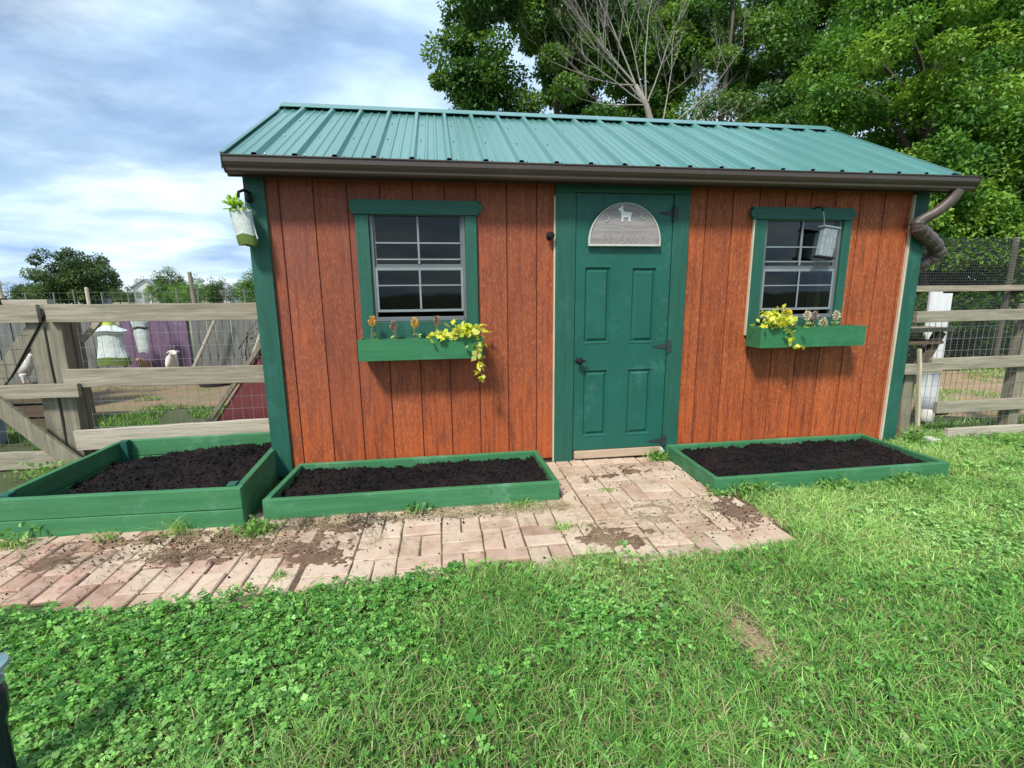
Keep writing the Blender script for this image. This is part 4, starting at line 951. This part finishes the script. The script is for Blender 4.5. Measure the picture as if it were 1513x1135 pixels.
# ------------------------------------------------------------------ animals
def skin_body(name, nodes, edges, mat, parent, sub=2):
    me = bpy.data.meshes.new(name); org = worg(parent)
    me.from_pydata([tuple(Vector(n[0]) - org) for n in nodes], edges, []); me.update(); me.materials.append(mat)
    o = bpy.data.objects.new(name, me); COL.objects.link(o); o.parent = parent
    md = o.modifiers.new('skin', 'SKIN'); md.use_smooth_shade = True
    sv = me.skin_vertices[0].data if me.skin_vertices else None
    for i, n in enumerate(nodes): sv[i].radius = n[1] if isinstance(n[1], tuple) else (n[1], n[1]); sv[i].use_root = (i == 0)
    s = o.modifiers.new('sub', 'SUBSURF'); s.levels = sub; s.render_levels = sub
    return o
def goat(label, x, y, ang, sc, mat, turn=0):
    r = thing('goat', (x, y, 0), label, 'goat', 'goats in the yard')
    def T(p):
        px, py, pz = p[0] * sc, p[1] * sc, p[2] * sc; c, s = math.cos(ang), math.sin(ang)
        return (x + px * c - py * s, y + px * s + py * c, pz)
    # local: facing +x ; length about .7, height at withers .6
    nd = [((0, 0, .46), (.125, .14)), ((.20, 0, .47), (.115, .15)), ((-.22, 0, .47), (.12, .13)), ((.33, 0, .56), (.075, .09)), ((.42, turn * .03, .68), (.055, .06)), ((.50, turn * .06, .72), (.055, .055)), ((.60, turn * .1, .66), (.033, .035)),
          ((-.33, 0, .50), (.06, .06)), ((-.39, 0, .56), .02)]
    ed = [(0, 1), (0, 2), (1, 3), (3, 4), (4, 5), (5, 6), (2, 7), (7, 8)]
    for s in (-1, 1):
        i = len(nd); nd += [((.22, s * .075, .34), .05), ((.23, s * .08, .20), .028), ((.22, s * .08, .05), .02), ((.24, s * .08, .015), .024)]; ed += [(1, i), (i, i + 1), (i + 1, i + 2), (i + 2, i + 3)]
        i = len(nd); nd += [((-.25, s * .075, .34), .06), ((-.22, s * .08, .24), .036), ((-.30, s * .08, .19), .024), ((-.27, s * .08, .05), .019), ((-.25, s * .08, .015), .024)]; ed += [(2, i), (i, i + 1), (i + 1, i + 2), (i + 2, i + 3), (i + 3, i + 4)]
        i = len(nd); nd += [((.475, s * .06 + turn * .05, .735), .018), ((.465, s * .12 + turn * .05, .70), .012)]; ed += [(5, i), (i, i + 1)]
    nodes = [(T(p), tuple(q * sc for q in (rd if isinstance(rd, tuple) else (rd, rd)))) for p, rd in nd]
    skin_body('body', nodes, ed, mat, r)
    for s in (-1, 1):
        MB().ball(T((.545, s * .042 + turn * .08, .715)), .010 * sc, 1).build('eye', M['iron'], r, smooth=True)
        MB().tube([T((.475, s * .022 + turn * .05, .765)), T((.45, s * .030 + turn * .05, .82)), T((.40, s * .035 + turn * .05, .86))], [.013 * sc, .010 * sc, .003 * sc], 7).build('horn', M['wg'], r, smooth=True)
goat('white goat standing face on beside the purple panel', -2.42, 4.45, R(-62), .66, M['fur'], 1)
goat('tan goat standing behind the narrow white pouch', -2.95, 5.0 - .25, R(-80), .48, M['bfur'])
def hen(label, x, y, z=0):
    r = thing('hen', (x, y, z), label, 'hen')
    skin_body('body', [((x, y, z + .17), (.075, .08)), ((x + .07, y - .01, z + .19), (.06, .065)), ((x - .08, y, z + .21), (.05, .05)), ((x - .13, y, z + .27), (.02, .03)), ((x + .11, y - .02, z + .26), .03), ((x + .12, y - .03, z + .31), .026), ((x + .02, y - .03, z + .08), .018), ((x + .02, y - .03, z + .01), .01), ((x + .02, y + .03, z + .08), .018), ((x + .02, y + .03, z + .01), .01)],
              [(0, 1), (0, 2), (2, 3), (1, 4), (4, 5), (0, 6), (6, 7), (0, 8), (8, 9)], M['fur'], r)
    MB().box(x + .11, x + .135, y - .033, y - .027, z + .33, z + .352).build('comb', M['maroon'], r)
hen('white hen perched by the grey boards behind the gate', -2.47, 1.95, .42)
# crate / perch it stands on and tubs
def crate(name, label, cat, x0, x1, y0, y1, z0, z1, mat):
    r = thing(name, ((x0 + x1) / 2, (y0 + y1) / 2, z0), label, cat)
    for k, (yy) in enumerate((y0, y1 - .02)):
        b = MB(); h = (z1 - z0) / 3
        for q in range(3): b.box(x0, x1, yy, yy + .02, z0 + q * h, z0 + q * h + h * .8)
        b.build('slat_side', M[mat], r)
    for xx in (x0 + .001, x1 - .021):
        b = MB()
        for q in range(3): h = (z1 - z0) / 3; b.box(xx, xx + .02, y0 + .021, y1 - .021, z0 + q * h, z0 + q * h + h * .8)
        b.build('slat_end', M[mat], r)
    b = MB(); nb = 4; w_ = (x1 - x0) / nb
    for q in range(nb): b.box(x0 + q * w_, x0 + q * w_ + w_ * .9, y0, y1, z1 + .001, z1 + .018)
    b.build('top_slat', M[mat], r)
crate('wooden_crate', 'dark slatted crate behind the gate under the white hen', 'crate', -2.65, -2.05, 1.75, 2.15, 0, .40, 'wd')
def tub(name, label, cat, c, r0, r1, h, mat):
    r = thing(name, (c[0], c[1], 0), label, cat)
    MB().lathe([(r0, .005), (r1, h), (r1 + .012, h), (r1 + .012, h + .012), (r1 - .012, h + .012), (r0 - .012, .03)], (c[0], c[1], 0), 24).build('tub_wall', mat, r, smooth=False)
    MB().lathe([(r1 + .014, h - .03), (r1 + .016, h - .028), (r1 + .016, h - .018), (r1 + .014, h - .016)], (c[0], c[1], 0), 24).build('rim', mat, r)
tub('plastic_tub', 'blue grey plastic tub behind the lower gate rail', 'tub', (-2.35, 1.25), .16, .19, .34, M['bluetub'])
tub('feed_pan', 'flat black rubber feed pan on the yard grass just behind the bed', 'feed pan', (-.75, 1.15), .27, .30, .07, M['rubber'])
tub('water_tub', 'round black water tub at the back of the yard near the brush pile', 'tub', (-1.62, 3.95), .20, .23, .22, M['rubber'])

# ------------------------------------------------------------------ right fence and things by it
RF = .06
rf_ = thing('rail_fence', (6.6, RF, 0), 'weathered rail fence with wire mesh right of the shed', 'fence')
for (a, za, b_, zb, w_, y, mt) in ((5.45, 1.035, 8.6, 1.06, .09, RF, 'wx'), (5.66, .64, 8.6, .645, .098, RF, 'wx'), (5.78, .265, 8.6, .275, .098, RF, 'wx'), (5.84, .045, 8.6, .035, .10, RF - .07, 'wp')):
    q = MB(); wood_rail(q, (a, y, za), (b_, y, zb), w_, .036); q.build('rail', M[mt], rf_, bevel=.003)
q = MB(); wood_rail(q, (5.38, RF - .03, .615), (5.74, RF - .03, .612), .085, .03, 3); q.build('rail', M['wx'], rf_)
for x in (6.63, 8.4): q = MB(); q.beam((x, RF + .065, -.05), (x + .01, RF + .065, 1.13), .10, .09, (0, 1, 0), 5, .004); q.build('post', M['wz'], rf_, bevel=.005)
q = MB(); q.beam((5.52, RF + .05, -.05), (5.50, RF + .05, .62), .10, .08, (0, 1, 0), 5, .004); q.build('post', M['wz'], rf_, bevel=.005)
q = MB(); q.beam((5.585, RF - .06, .0), (5.475, RF - .055, .78), .022, .022, (0, 1, 0), 5, .003); q.build('stake', M['cream'], rf_)
wires(5.62, 8.6, .05, 1.07, RF + .0225, .06, .10).build('wire_mesh', M['wire'], rf_)
tag(MB().box(5.57, 5.66, -.13, -.03, 0, .05).build('pale_block', M['block'], bevel=.008), 'small pale stone block at the foot of the thin stake', 'block')
lp = thing('white_post', (6.1, .42, 0), 'upright pair of white boards behind the right fence', 'post')
for (xb, xt, zt_, w_) in ((6.035, 6.035, 1.235, .125), (6.17, 6.175, 1.22, .13)):
    q = MB(); q.beam((xb, 5 * .08 + (.03 if xt > 6.1 else 0), 0), (xt, .42 + (.03 if xt > 6.1 else 0), zt_), w_, .02, (0, 1, 0), 2, 0); q.build('board', M['white'], lp, bevel=.002)
sp_ = thing('milking_step', (5.7, .25, 0), 'dark wooden step with a flat top between the shed and the white boards', 'step')
MB().box(5.50, 5.94, .12, .36, .905, .935).build('top_board', M['wz'], sp_, bevel=.003)
for a, c in (((5.88, .20, .90), (5.60, .20, .38)), ((5.52, .30, .90), (5.52, .30, 0))): q = MB(); q.beam(a, c, .075, .05, (0, 1, 0), 3, .002); q.build('leg', M['wd'], sp_)
MB().box(5.52, 5.86, .14, .34, .80, .825).build('shelf', M['wd'], sp_)
q = thing('white_hen', (6.05, .35, 0), 'white hen with black tail crouching under the lowest right rail', 'hen')
skin_body('body', [((6.02, .33, .12), (.07, .07)), ((5.93, .31, .13), (.055, .055)), ((6.10, .34, .13), (.05, .05)), ((5.88, .30, .19), .028), ((5.86, .29, .23), .022), ((6.02, .31, .02), .012), ((6.02, .35, .02), .012)], [(0, 1), (0, 2), (1, 3), (3, 4), (0, 5), (0, 6)], M['fur'], q)
skin_body('tail', [((6.12, .34, .14), .035), ((6.20, .35, .14), (.045, .04)), ((6.30, .36, .12), .02)], [(0, 1), (1, 2)], M['iron'], q, 1)
# back fence with black netting
nf = thing('netting_fence', (9.5, 2.9, 0), 'tall black netting fence on posts in front of the trees at right', 'fence')
nw = MB(); x = 7.3
while x < 14: nw.beam((x, 2.9, .0), (x, 2.9, 2.0), .007, .002, (0, 1, 0)); x += .04
z = .02
while z < 2.0: nw.beam((7.3, 2.898, z), (14, 2.898, z), .007, .002, (0, 1, 0)); z += .04
nw.build('net', M['netm'], nf)
for x in (7.3, 10.3, 13.3): MB().beam((x, 2.96, 0), (x, 2.96, 2.02), .05, .05).build('post', M['wz'], nf)
for z in (1.24, ): q = MB(); q.beam((7.2, 2.85, 1.265), (14, 2.85, 1.285), .085, .035, (0, 1, 0), 6, .004); q.build('rail', M['wx'], nf)

# ------------------------------------------------------------------ solar light at the left edge
sl = thing('solar_path_light', (.483, -2.128, 0), 'dark blue solar path light with silvery cap at the left edge of the lawn', 'path light')
MB().lathe([(.026, 0.0), (.030, .20), (.040, .235), (.043, .29), (.038, .31)], (.483, -2.128, 0), 24).build('post', M['solar'], sl, smooth=False)
MB().lathe([(.038, .311), (.042, .316), (.042, .326), (.036, .331)], (.483, -2.128, 0), 24).build('collar', M['solarcap'], sl)
MB().lathe([(.022, .332), (.022, .352), (.052, .353), (.058, .358), (.055, .366), (.034, .373), (.006, .376)], (.483, -2.128, 0), 28).build('cap', M['solarcap'], sl, smooth=False)
MB().lathe([(.030, .3755), (.028, .380), (.004, .381)], (.483, -2.128, 0), 20).build('solar_cell', M['solar'], sl)

# ------------------------------------------------------------------ weeds
def weed(label, x, y, r_, h, n, broad=False, z=.01):
    r = thing('weed', (x, y, z), label, 'weed', 'weeds growing along the beds and path')
    P = np.stack([x + rng.normal(0, r_ * .5, n), y + rng.normal(0, r_ * .3, n), np.full(n, z)], -1)
    V, F, C = blades(P, rng.uniform(.3, 1, n) * h, rng.uniform(.003, .006, n), rng.uniform(.2, 1.2, n), greens(P[:, 0] * 9, P[:, 1] * 9, n, .3)); link_mesh('blades', V, F, M['grass'], r, cols=C)
    if broad: leafcluster('broad_leaves', (x, y, z + h * .4), int(n * .8), (r_ * .5, r_ * .3, h * .25), .03, [(.10, .26, .05), (.16, .34, .07), (.22, .38, .10)], M['grass'], r)
for a in (('broad leafed weed at the front left of the square bed', -.56, -.75, .10, .10, 60, True), ('small weed tuft against the middle of the square bed front', -.15, -.74, .06, .07, 50), ('tall thin weed against the square bed near its right corner', .20, -.745, .10, .13, 70),
          ('clump of leafy weeds in the gap between the two left beds', .62, -.80, .11, .07, 130, True), ('grassy weed at the front right corner of the middle bed', 2.08, -.71, .12, .05, 160), ('little weed against the middle of the long bed front', 1.45, -.69, .07, .05, 40, True),
          ('leafy weed right of the door threshold', 3.22, -.10, .09, .08, 110, True), ('small tuft in the bricks in front of the door', 2.64, -.58, .06, .03, 70), ('sparse weeds along the right edge of the brick path', 3.33, -.75, .08, .05, 70, True), ('dry grassy tuft in the middle of the brick path', 2.25, -1.02, .08, .05, 90),
          ('grass line growing in the brick joint left of centre', .87, -1.25, .05, .04, 60), ('weed at the shed corner right of the low bed', 5.43, -.10, .10, .14, 160, True), ('weeds beneath the wooden gate', -1.15, .30, .16, .12, 140, True), ('leafy weed at the left end of the yard fence', -.95, .48, .10, .10, 60, True), ('drooping weed by the front left corner of the low bed', 3.50, -.80, .12, .10, 140, True), ('weed tuft in front of the middle of the low bed', 4.1, -.81, .14, .07, 140, True), ('pale weed tuft in front of the right part of the low bed', 4.6, -.80, .14, .07, 120, True),
          ('bright broad leafed weed at the lower edge of the lawn', 1.76, -2.16, .06, .05, 10, True), ('bright broad leafed weed in the lawn right of the bare patch', 3.05, -1.95, .06, .05, 12, True)): weed(*a)

# ------------------------------------------------------------------ trees
def crown(ells, nclump, cr0, nleaf, lsz, cols, seed, flat=.6):
    nleaf = int(nleaf * 1.5); lsz = lsz * .82
    r = np.random.default_rng(seed); C = []
    vol = np.array([e[3] * e[4] * e[5] for e in ells]); vol = vol / vol.sum()
    for k in range(nclump):
        e = ells[r.choice(len(ells), p=vol)]; d = r.normal(0, 1, 3); d /= np.linalg.norm(d); q = r.uniform(.35, 1) ** (1 / 2.2)
        C.append((e[0] + d[0] * e[3] * q, e[1] + d[1] * e[4] * q, e[2] + d[2] * e[5] * q))
    C = np.array(C); w = r.integers(0, nclump, nleaf); rad = cr0 * r.uniform(.6, 1.3, nclump)
    d = r.normal(0, 1, (nleaf, 3)); d /= np.linalg.norm(d, axis=1, keepdims=True)
    P = C[w] + d * (rad[w] * r.uniform(.25, 1, nleaf) ** .6)[:, None] * np.array([1, 1, flat])
    dr = d * .8 + r.normal(0, .6, (nleaf, 3)); dr[:, 2] -= .35; Nn = r.normal(0, .45, (nleaf, 3)) + np.array([0, 0, 1.]) + d * .5
    V, F = leafquads(P, dr, Nn, lsz * r.uniform(.6, 1.3, nleaf), lsz * r.uniform(.4, .75, nleaf))
    tone = r.uniform(0, 1, nclump); cc = np.array(cols); t = np.clip(tone[w] * .7 + r.uniform(0, .3, nleaf), 0, .999) * (len(cc) - 1); i = t.astype(int); f = (t - i)[:, None]
    col = (cc[i] * (1 - f) + cc[np.minimum(i + 1, len(cc) - 1)] * f) * r.uniform(.75, 1.2, (nleaf, 1))
    return C, V, F, np.repeat(col, 4, 0)
DK = [(.034, .10, .024), (.07, .17, .034), (.13, .26, .05)]; MD = [(.04, .12, .026), (.10, .22, .04), (.21, .36, .07)]; BR = [(.03, .11, .02), (.11, .26, .035), (.34, .53, .085)]; FARG = [(.045, .085, .035), (.07, .13, .045), (.11, .17, .05)]
def tree(label, x, y, trunk_r, trunk_top, ells, nclump, cr0, nleaf, lsz, cols, seed, group='trees in the wood behind the shed', lean=(0, 0), limbs=26, flat=.6, name='broadleaf_tree'):
    t = thing(name, (x, y, 0), label, 'tree', group); C, V, F, col = crown(ells, nclump, cr0, nleaf, lsz, cols, seed, flat)
    rr = random.Random(seed); b = MB(); H = trunk_top
    ax = [Vector((x + lean[0] * s ** 1.3 + .12 * trunk_r * 8 * math.sin(s * 5 + seed), y + lean[1] * s, H * s)) for s in [k / 7 for k in range(8)]]
    b.tube([(x, y, -.1)] + ax[0:1] + ax[1:], [trunk_r * 1.4, trunk_r * 1.15] + [trunk_r * (1 - .85 * k / 7) for k in range(1, 8)], 9)
    for k in range(min(limbs, len(C))):
        c = Vector(C[k]); s = min(.98, max(.25, (c.z - (c - Vector((x, y, c.z))).length * .5) / H)); i = min(6, int(s * 7)); p = ax[i].lerp(ax[i + 1], s * 7 - i); mid = p.lerp(c, .5) + Vector((rr.uniform(-.2, .2), rr.uniform(-.2, .2), rr.uniform(0, .35)))
        r0 = trunk_r * (1 - .8 * s) * .45; b.tube([p, mid, c], [r0, r0 * .6, r0 * .15], 5, False)
    b.build('trunk', M['bark'], t, smooth=True); link_mesh('crown', V, F, M['leaf'], t, cols=col)
    return t
# ellipsoids: (x,y,z,rx,ry,rz)
tree('dark green tree at the left edge of the wood, sky to its left', 3.1, 11.0, .18, 8.5, [(2.9, 11, 7.3, 1.1, 1.2, 1.0), (2.3, 11, 6.9, .7, .8, .6), (3.4, 11, 6.2, 1.0, 1.2, 1.1), (2.9, 11, 9.3, .9, 1.2, 1.3), (3.9, 11, 5.7, .8, .9, .9), (3.3, 11, 4.6, 1.5, 1.5, .8)], 85, .50, 30000, .15, DK + [(.11, .20, .04)], 201)
tree('tall full tree right of the first gap of sky', 5.5, 12.0, .22, 10, [(5.4, 12, 9.6, 1.6, 1.4, 1.4), (5.9, 12, 7.3, 1.1, 1.4, 1.3), (6.6, 12.5, 8.6, 1.5, 1.2, 1.8), (6.3, 12, 5.8, 1.3, 1.4, 1.0)], 95, .6, 34000, .16, DK + [(.10, .2, .04)], 202)
tree('leafy tree directly behind the bare grey one', 8.6, 14.0, .25, 12, [(8.6, 14, 9.6, 1.9, 1.5, 1.9), (9.3, 14, 7.2, 1.6, 1.5, 1.1), (10.4, 14.5, 10.3, 1.5, 1.5, 2.0), (8.2, 14, 6.4, 1.8, 1.5, 1.0)], 85, .65, 32000, .18, MD, 203)
tree('ivy clad column of a tree beside the upright sky gap', 10.0, 10.8, .16, 10, [(10.1, 10.8, 8.6, .38, .5, 1.6), (10.2, 10.8, 6.4, .8, .8, .9), (10.0, 10.8, 10.4, .5, .5, .8), (10.3, 10.8, 4.8, 1.3, 1.2, .9)], 55, .36, 17000, .12, MD, 204)
tree('broad mid green tree above the right end of the roof', 12.8, 11.5, .25, 10, [(12.6, 11.5, 8.6, 2.1, 1.6, 1.6), (12.0, 11.5, 6.8, 1.6, 1.5, 1.1), (14.3, 11.5, 9.0, 1.9, 1.5, 2.0), (13.2, 11.5, 5.3, 2.2, 1.8, 1.2)], 120, .6, 42000, .15, MD, 205)
tree('sunny overhanging tree at the right edge, nearest the shed', 11.8, 6.2, .24, 9, [(9.6, 5.6, 4.7, .9, .9, .8), (10.8, 6.0, 5.9, 1.5, 1.2, 1.2), (12.2, 6.2, 4.6, 1.5, 1.3, 1.1), (10.4, 5.6, 3.6, .9, .9, .6), (12.0, 5.6, 2.9, 1.3, 1.1, .8), (13.6, 6.3, 5.2, 1.5, 1.4, 1.8), (12.0, 6.8, 7.3, 1.9, 1.4, 1.3)], 150, .5, 60000, .115, BR, 206)
tree('low bright tree with branches reaching down behind the downspout', 10.9, 4.9, .12, 3.0, [(9.9, 4.9, 2.7, .9, .7, .5), (11.1, 4.9, 3.3, 1.2, .8, .6), (10.4, 4.9, 1.9, 1.0, .7, .45), (12.3, 4.9, 2.4, 1.2, .8, .6), (12.9, 5.0, 3.9, 1.0, .8, .8), (13.4, 5.0, 2.6, 1.3, .7, .7), (9.6, 4.6, 1.75, .9, .5, .35), (14.3, 5.0, 1.6, 1.3, .7, .6), (11.8, 4.8, 1.7, 1.2, .6, .4)], 150, .36, 48000, .10, BR, 207)
tree('dark tall tree filling the top right corner', 15.5, 9.0, .3, 11, [(15.2, 9, 7.5, 2.1, 1.7, 1.8), (15.5, 9, 5.0, 2.0, 1.6, 1.5), (17.5, 9, 8.0, 2.0, 1.8, 2.5), (15.0, 9, 10, 2.0, 1.5, 1.5)], 100, .7, 30000, .17, DK, 208)
tree('shaded tree low between the shed roof and the bright branches', 9.6, 9.0, .2, 4.6, [(9.6, 9, 4.4, 1.6, 1.2, 1.0), (11.6, 9, 4.2, 1.9, 1.3, 1.4), (10.8, 9, 5.6, 1.3, 1.1, .7), (13.2, 8.8, 2.6, 2.6, 1.2, 1.6)], 95, .55, 26000, .15, DK, 209)
tree('shaded low tree just above the middle of the roof ridge', 7.2, 15.5, .2, 7, [(6.3, 15.5, 6.4, 1.6, 1.2, 1.0), (8.3, 15.5, 6.2, 1.9, 1.3, 1.0), (10.4, 15.5, 6.6, 1.9, 1.2, 1.2), (9.2, 15.5, 7.8, 1.3, 1.0, .8)], 75, .6, 20000, .18, DK, 210)
# bare tree
def bare_tree():
    t = thing('bare_tree', (7.75, 9.4, 0), 'bare grey branched tree in front of the leafy ones behind the roof ridge', 'tree'); b = MB(); tw = MB(); rr = random.Random(12)
    trunk = [(7.75, 9.4, -.1), (7.6, 9.4, 3), (7.35, 9.4, 5.2), (7.05, 9.4, 6.0), (6.75, 9.4, 6.45)]
    b.tube(trunk, [.13, .11, .095, .075, .05], 9)
    def br(p, d, l, r_, lev):
        n = 5; pts = [p]; rad = [r_]; dd = Vector(d).normalized()
        for k in range(n):
            dd = (dd + Vector((rr.uniform(-.16, .16), rr.uniform(-.12, .12), rr.uniform(-.05, .16)))).normalized(); pts.append(pts[-1] + dd * l / n); rad.append(r_ * (1 - .78 * (k + 1) / n))
            if lev < 3 and k > 0:
                for _ in range(2 if lev < 2 else 1):
                    if rr.random() < .85:
                        sdv = Vector((rr.uniform(-1, 1), rr.uniform(-.6, .6), rr.uniform(-.1, .9))).normalized(); br(pts[-1], dd * .75 + sdv * .75, l * rr.uniform(.32, .52), rad[-1] * .62, lev + 1)
        (b if lev < 2 else tw).tube(pts, [q * .66 for q in rad], 6 if lev < 2 else 4, False)
    for (i, d, l, r_) in ((4, (-.85, 0, .75), 2.9, .040), (4, (-.45, .1, .9), 2.8, .040), (4, (-1, .1, .05), 2.3, .03), (3, (.05, 0, 1), 2.9, .042), (3, (-1, -.1, .40), 2.5, .034), (2, (.75, 0, .8), 3.1, .04), (2, (.45, .2, 1), 3.2, .038), (2, (1, -.1, .3), 2.2, .03), (3, (.5, .1, 1), 2.6, .034), (1, (.8, 0, .8), 3.6, .036), (4, (-.7, -.1, .5), 2.9, .036), (3, (-.8, .1, .8), 3.0, .036), (3, (-1, 0, -.02), 1.9, .026), (3, (-.2, 0, 1), 3.0, .032)):
        br(Vector(trunk[i]), d, l, r_, 0)
    b.build('trunk', M['deadbark'], t, smooth=True); o = tw.build('twigs', M['deadbark'], t); 
bare_tree()
# hedge behind netting
def bush(label, x, y, rx, ry, h, n, seed, cols, lsz=.09):
    t = thing('shrub', (x, y, 0), label, 'shrub', 'shrubs behind the right fence'); C, V, F, col = crown([(x, y, h * .5, rx, ry, h * .42)], 30, .28, n, lsz, cols, seed, .8)
    b = MB(); 
    for k in range(9): c = Vector(C[k]); b.tube([(x + (k - 4) * .03, y, 0), Vector((x, y, 0)).lerp(c, .6), c], [.02, .013, .005], 5)
    b.build('stems', M['bark'], t); link_mesh('foliage', V, F, M['leaf'], t, cols=col)
bush('dark shrub just behind the netting by the white boards', 9.4, 4.0, 1.0, .5, 1.25, 9000, 301, MD); bush('dark rounded shrub in the middle behind the netting', 11.3, 4.3, 1.1, .5, 1.3, 9000, 302, DK)
tree('dense shaded understorey tree behind the netting fence', 12.6, 7.6, .14, 3.2, [(11.0, 7.6, 1.8, 1.7, 1.0, 1.2), (13.6, 7.6, 1.8, 2.0, 1.0, 1.3), (16.5, 7.8, 1.8, 2.2, 1.0, 1.4), (12.5, 7.8, .6, 3.0, 1.0, .6), (12.5, 8.2, 3.2, 2.5, .8, .9)], 140, .45, 34000, .13, DK, 311)
bush('low shrub behind the netting at the far right', 13.3, 4.3, 1.2, .6, 1.4, 9000, 303, MD); bush('small leafy shrub between shed and dark step', 8.1, 3.5, .55, .4, .9, 5000, 304, BR, .08)

# ------------------------------------------------------------------ distance on the left
def ftree(label, x, y, h, w_, n, seed, cols=FARG, low=.15, name='distant_tree'):
    ells = [(x, y, h * .62, w_ * .36, w_ * .36, h * .30), (x - w_ * .22, y, h * .42, w_ * .26, w_ * .3, h * .22), (x + w_ * .22, y, h * .45, w_ * .26, w_ * .3, h * .24), (x, y, h * (low + .12), w_ * .40, w_ * .3, h * .16), (x, y, h * .28, w_ * .42, w_ * .3, h * .16)]
    tree(label, x, y, h * .025, h * .7, ells, 90, h * .13, n, h * .05, cols, seed, 'trees along the distant horizon', limbs=16, name=name, flat=.8)
ftree('largest round distant tree above the gate post', -61, 90, 10.2, 15.0, 16000, 401, FARG, .1)
for i, (lab, x, y, h, w_) in enumerate((('low distant tree at the far left edge of the photo', -73.5, 90, 4.6, 11), ('small distant tree just left of the largest round one', -69.5, 95, 4.6, 9), ('low spreading distant tree right of the largest round one', -53.5, 100, 5.5, 10), ('wooded clump behind the white house', -52, 118, 6.6, 15), ('low distant tree behind the white house', -48.5, 100, 4.4, 8),
        ('distant tree with a small round top right of the white house', -45, 88, 6.6, 6.0), ('bushy distant tree left of the tall grey pole', -37, 80, 3.9, 9), ('low light green distant tree right of the white house', -43.5, 84, 3.9, 8), ('dark little distant tree just right of the tall grey pole', -33.8, 80, 4.0, 3), ('low distant tree between pole and shed', -31.5, 84, 4.2, 6.5), ('fuller distant tree beside the shed corner', -24.5, 72, 5.6, 6.5), ('last low distant tree beside the shed corner', -21.5, 70, 5.4, 6),
        ('far low tree between the large round tree and the left edge', -66, 110, 4.5, 12), ('far hedge tree on the horizon behind the pole', -38, 110, 5.2, 13))):
    ftree(lab, x, y, h, w_, 5000, 410 + i, MD if 'light' in lab or 'fuller' in lab or 'bushy' in lab else FARG, .05)
wc = []
for k in range(40): wc.append((-150 + k * 3.6, 150 + 12 * math.sin(k * 1.7), 1.8, 3.2, 3, 1.6 + 1.4 * random.random()))
_, V_, F_, c_ = crown(wc, 260, 1.3, 26000, .9, FARG, 777, .8)
tag(link_mesh('distant_wood', V_, F_, M['leaf'], cols=c_), 'low dark line of woodland along the horizon at left', 'woodland', kind='stuff')
def house(label, x, y, w_, d, h, rh, ang):
    r = thing('farm_building', (x, y, 0), label, 'building', 'white buildings on the horizon')
    r.rotation_euler = (0, 0, ang)
    def bd(mb, nm, mt): 
        o = link_mesh(nm, np.array(mb.v), mb.f, M[mt]); o.parent = r; return o
    q = MB(); q.prism_y([(-w_ / 2, 0), (w_ / 2, 0), (w_ / 2, h), (0, h + rh), (-w_ / 2, h)], -d / 2, d / 2); bd(q, 'wall', 'farw')
    q = MB(); 
    for s in (-1, 1): q.prism_y([(s * (w_ / 2 + .3), h - .15), (0, h + rh + .02), (0, h + rh + .22), (s * (w_ / 2 + .3), h + .05)][::s], -d / 2 - .3, d / 2 + .3)
    bd(q, 'roof', 'farr')
    q = MB(); q.box(-.4, .4, -d / 2 - .04, -d / 2 - .01, .0, 2.1); bd(q, 'door', 'farr')
    for s in (-1, 1): q = MB(); q.box(s * w_ * .3 - .4, s * w_ * .3 + .4, -d / 2 - .04, -d / 2 - .01, 1.1, 2.2); bd(q, 'window', 'farr')
house('white gabled house on the horizon above the fence', -52.3, 96, 3.6, 5, 3.0, 1.4, R(15))
house('low grey roofed building left of the white house', -63.5, 98, 4.2, 4, 1.2, 1.0, R(60))
house('small white shed near the distant trees by the pole', -36, 92, 3.5, 5, 2.0, 1.0, R(-30))
wf = thing('wire_field_fence', (-9, 17, 0), 'distant wire fence with many thin posts across the field', 'fence')
for k in range(16):
    x = -17 + k * .85 + random.uniform(-.1, .1); MB().beam((x, 17, 0), (x + random.uniform(-.04, .04), 17, 1.62 + random.uniform(-.2, .05)), .035, .035).build('post', M['wg'], wf)
w = MB()
for z in (.3, .6, .9, 1.2, 1.45): w.tube([(-17, 17, z), (-4, 17, z)], .003, 4)
x = -17
while x < -4: w.tube([(x, 17, .1), (x, 17, 1.48)], .002, 4); x += .3
w.build('wire', M['wire'], wf)
def pole(label, x, y, h, r_, mat, lean=0): 
    t = thing('field_pole', (x, y, 0), label, 'pole', 'poles standing in the field'); MB().tube([(x, y, 0), (x + lean, y, h)], [r_, r_ * .8], 10).build('pole_shaft', M[mat], t)
    MB().tube([(x + lean, y, h), (x + lean, y, h + .04)], [r_ * .9, r_ * .6], 10).build('pole_cap', M[mat], t)
pole('pale upright pole in front of the large round tree', -6.15, 6.6, 1.60, .045, 'cream', -.05)
pole('tall grey pole rising above the fence rail near the shed', -6.2, 13.5, 2.0, .075, 'wz', -.06)
pole('short pale pole left of the white house', -9.6, 14, 1.55, .06, 'cream')
b = MB(); b.box(-4.78, -4.05, 3.9, 4.2, 1.02, 1.20); 
bx = thing('dark_box', (-3.4, 3.4, 0), 'dark weathered post top and boards poking above the fence behind the gate', 'box')
MB().box(-3.62, -3.40, 2.75, 2.95, 0, 1.245).build('post', M['wg'], bx)
MB().box(-3.38, -3.22, 2.75, 2.92, 0, 1.26).build('box_side', M['netm'], bx)
MB().box(-3.20, -2.75, 2.8, 2.9, 1.19, 1.245).build('shelf', M['wp'], bx)
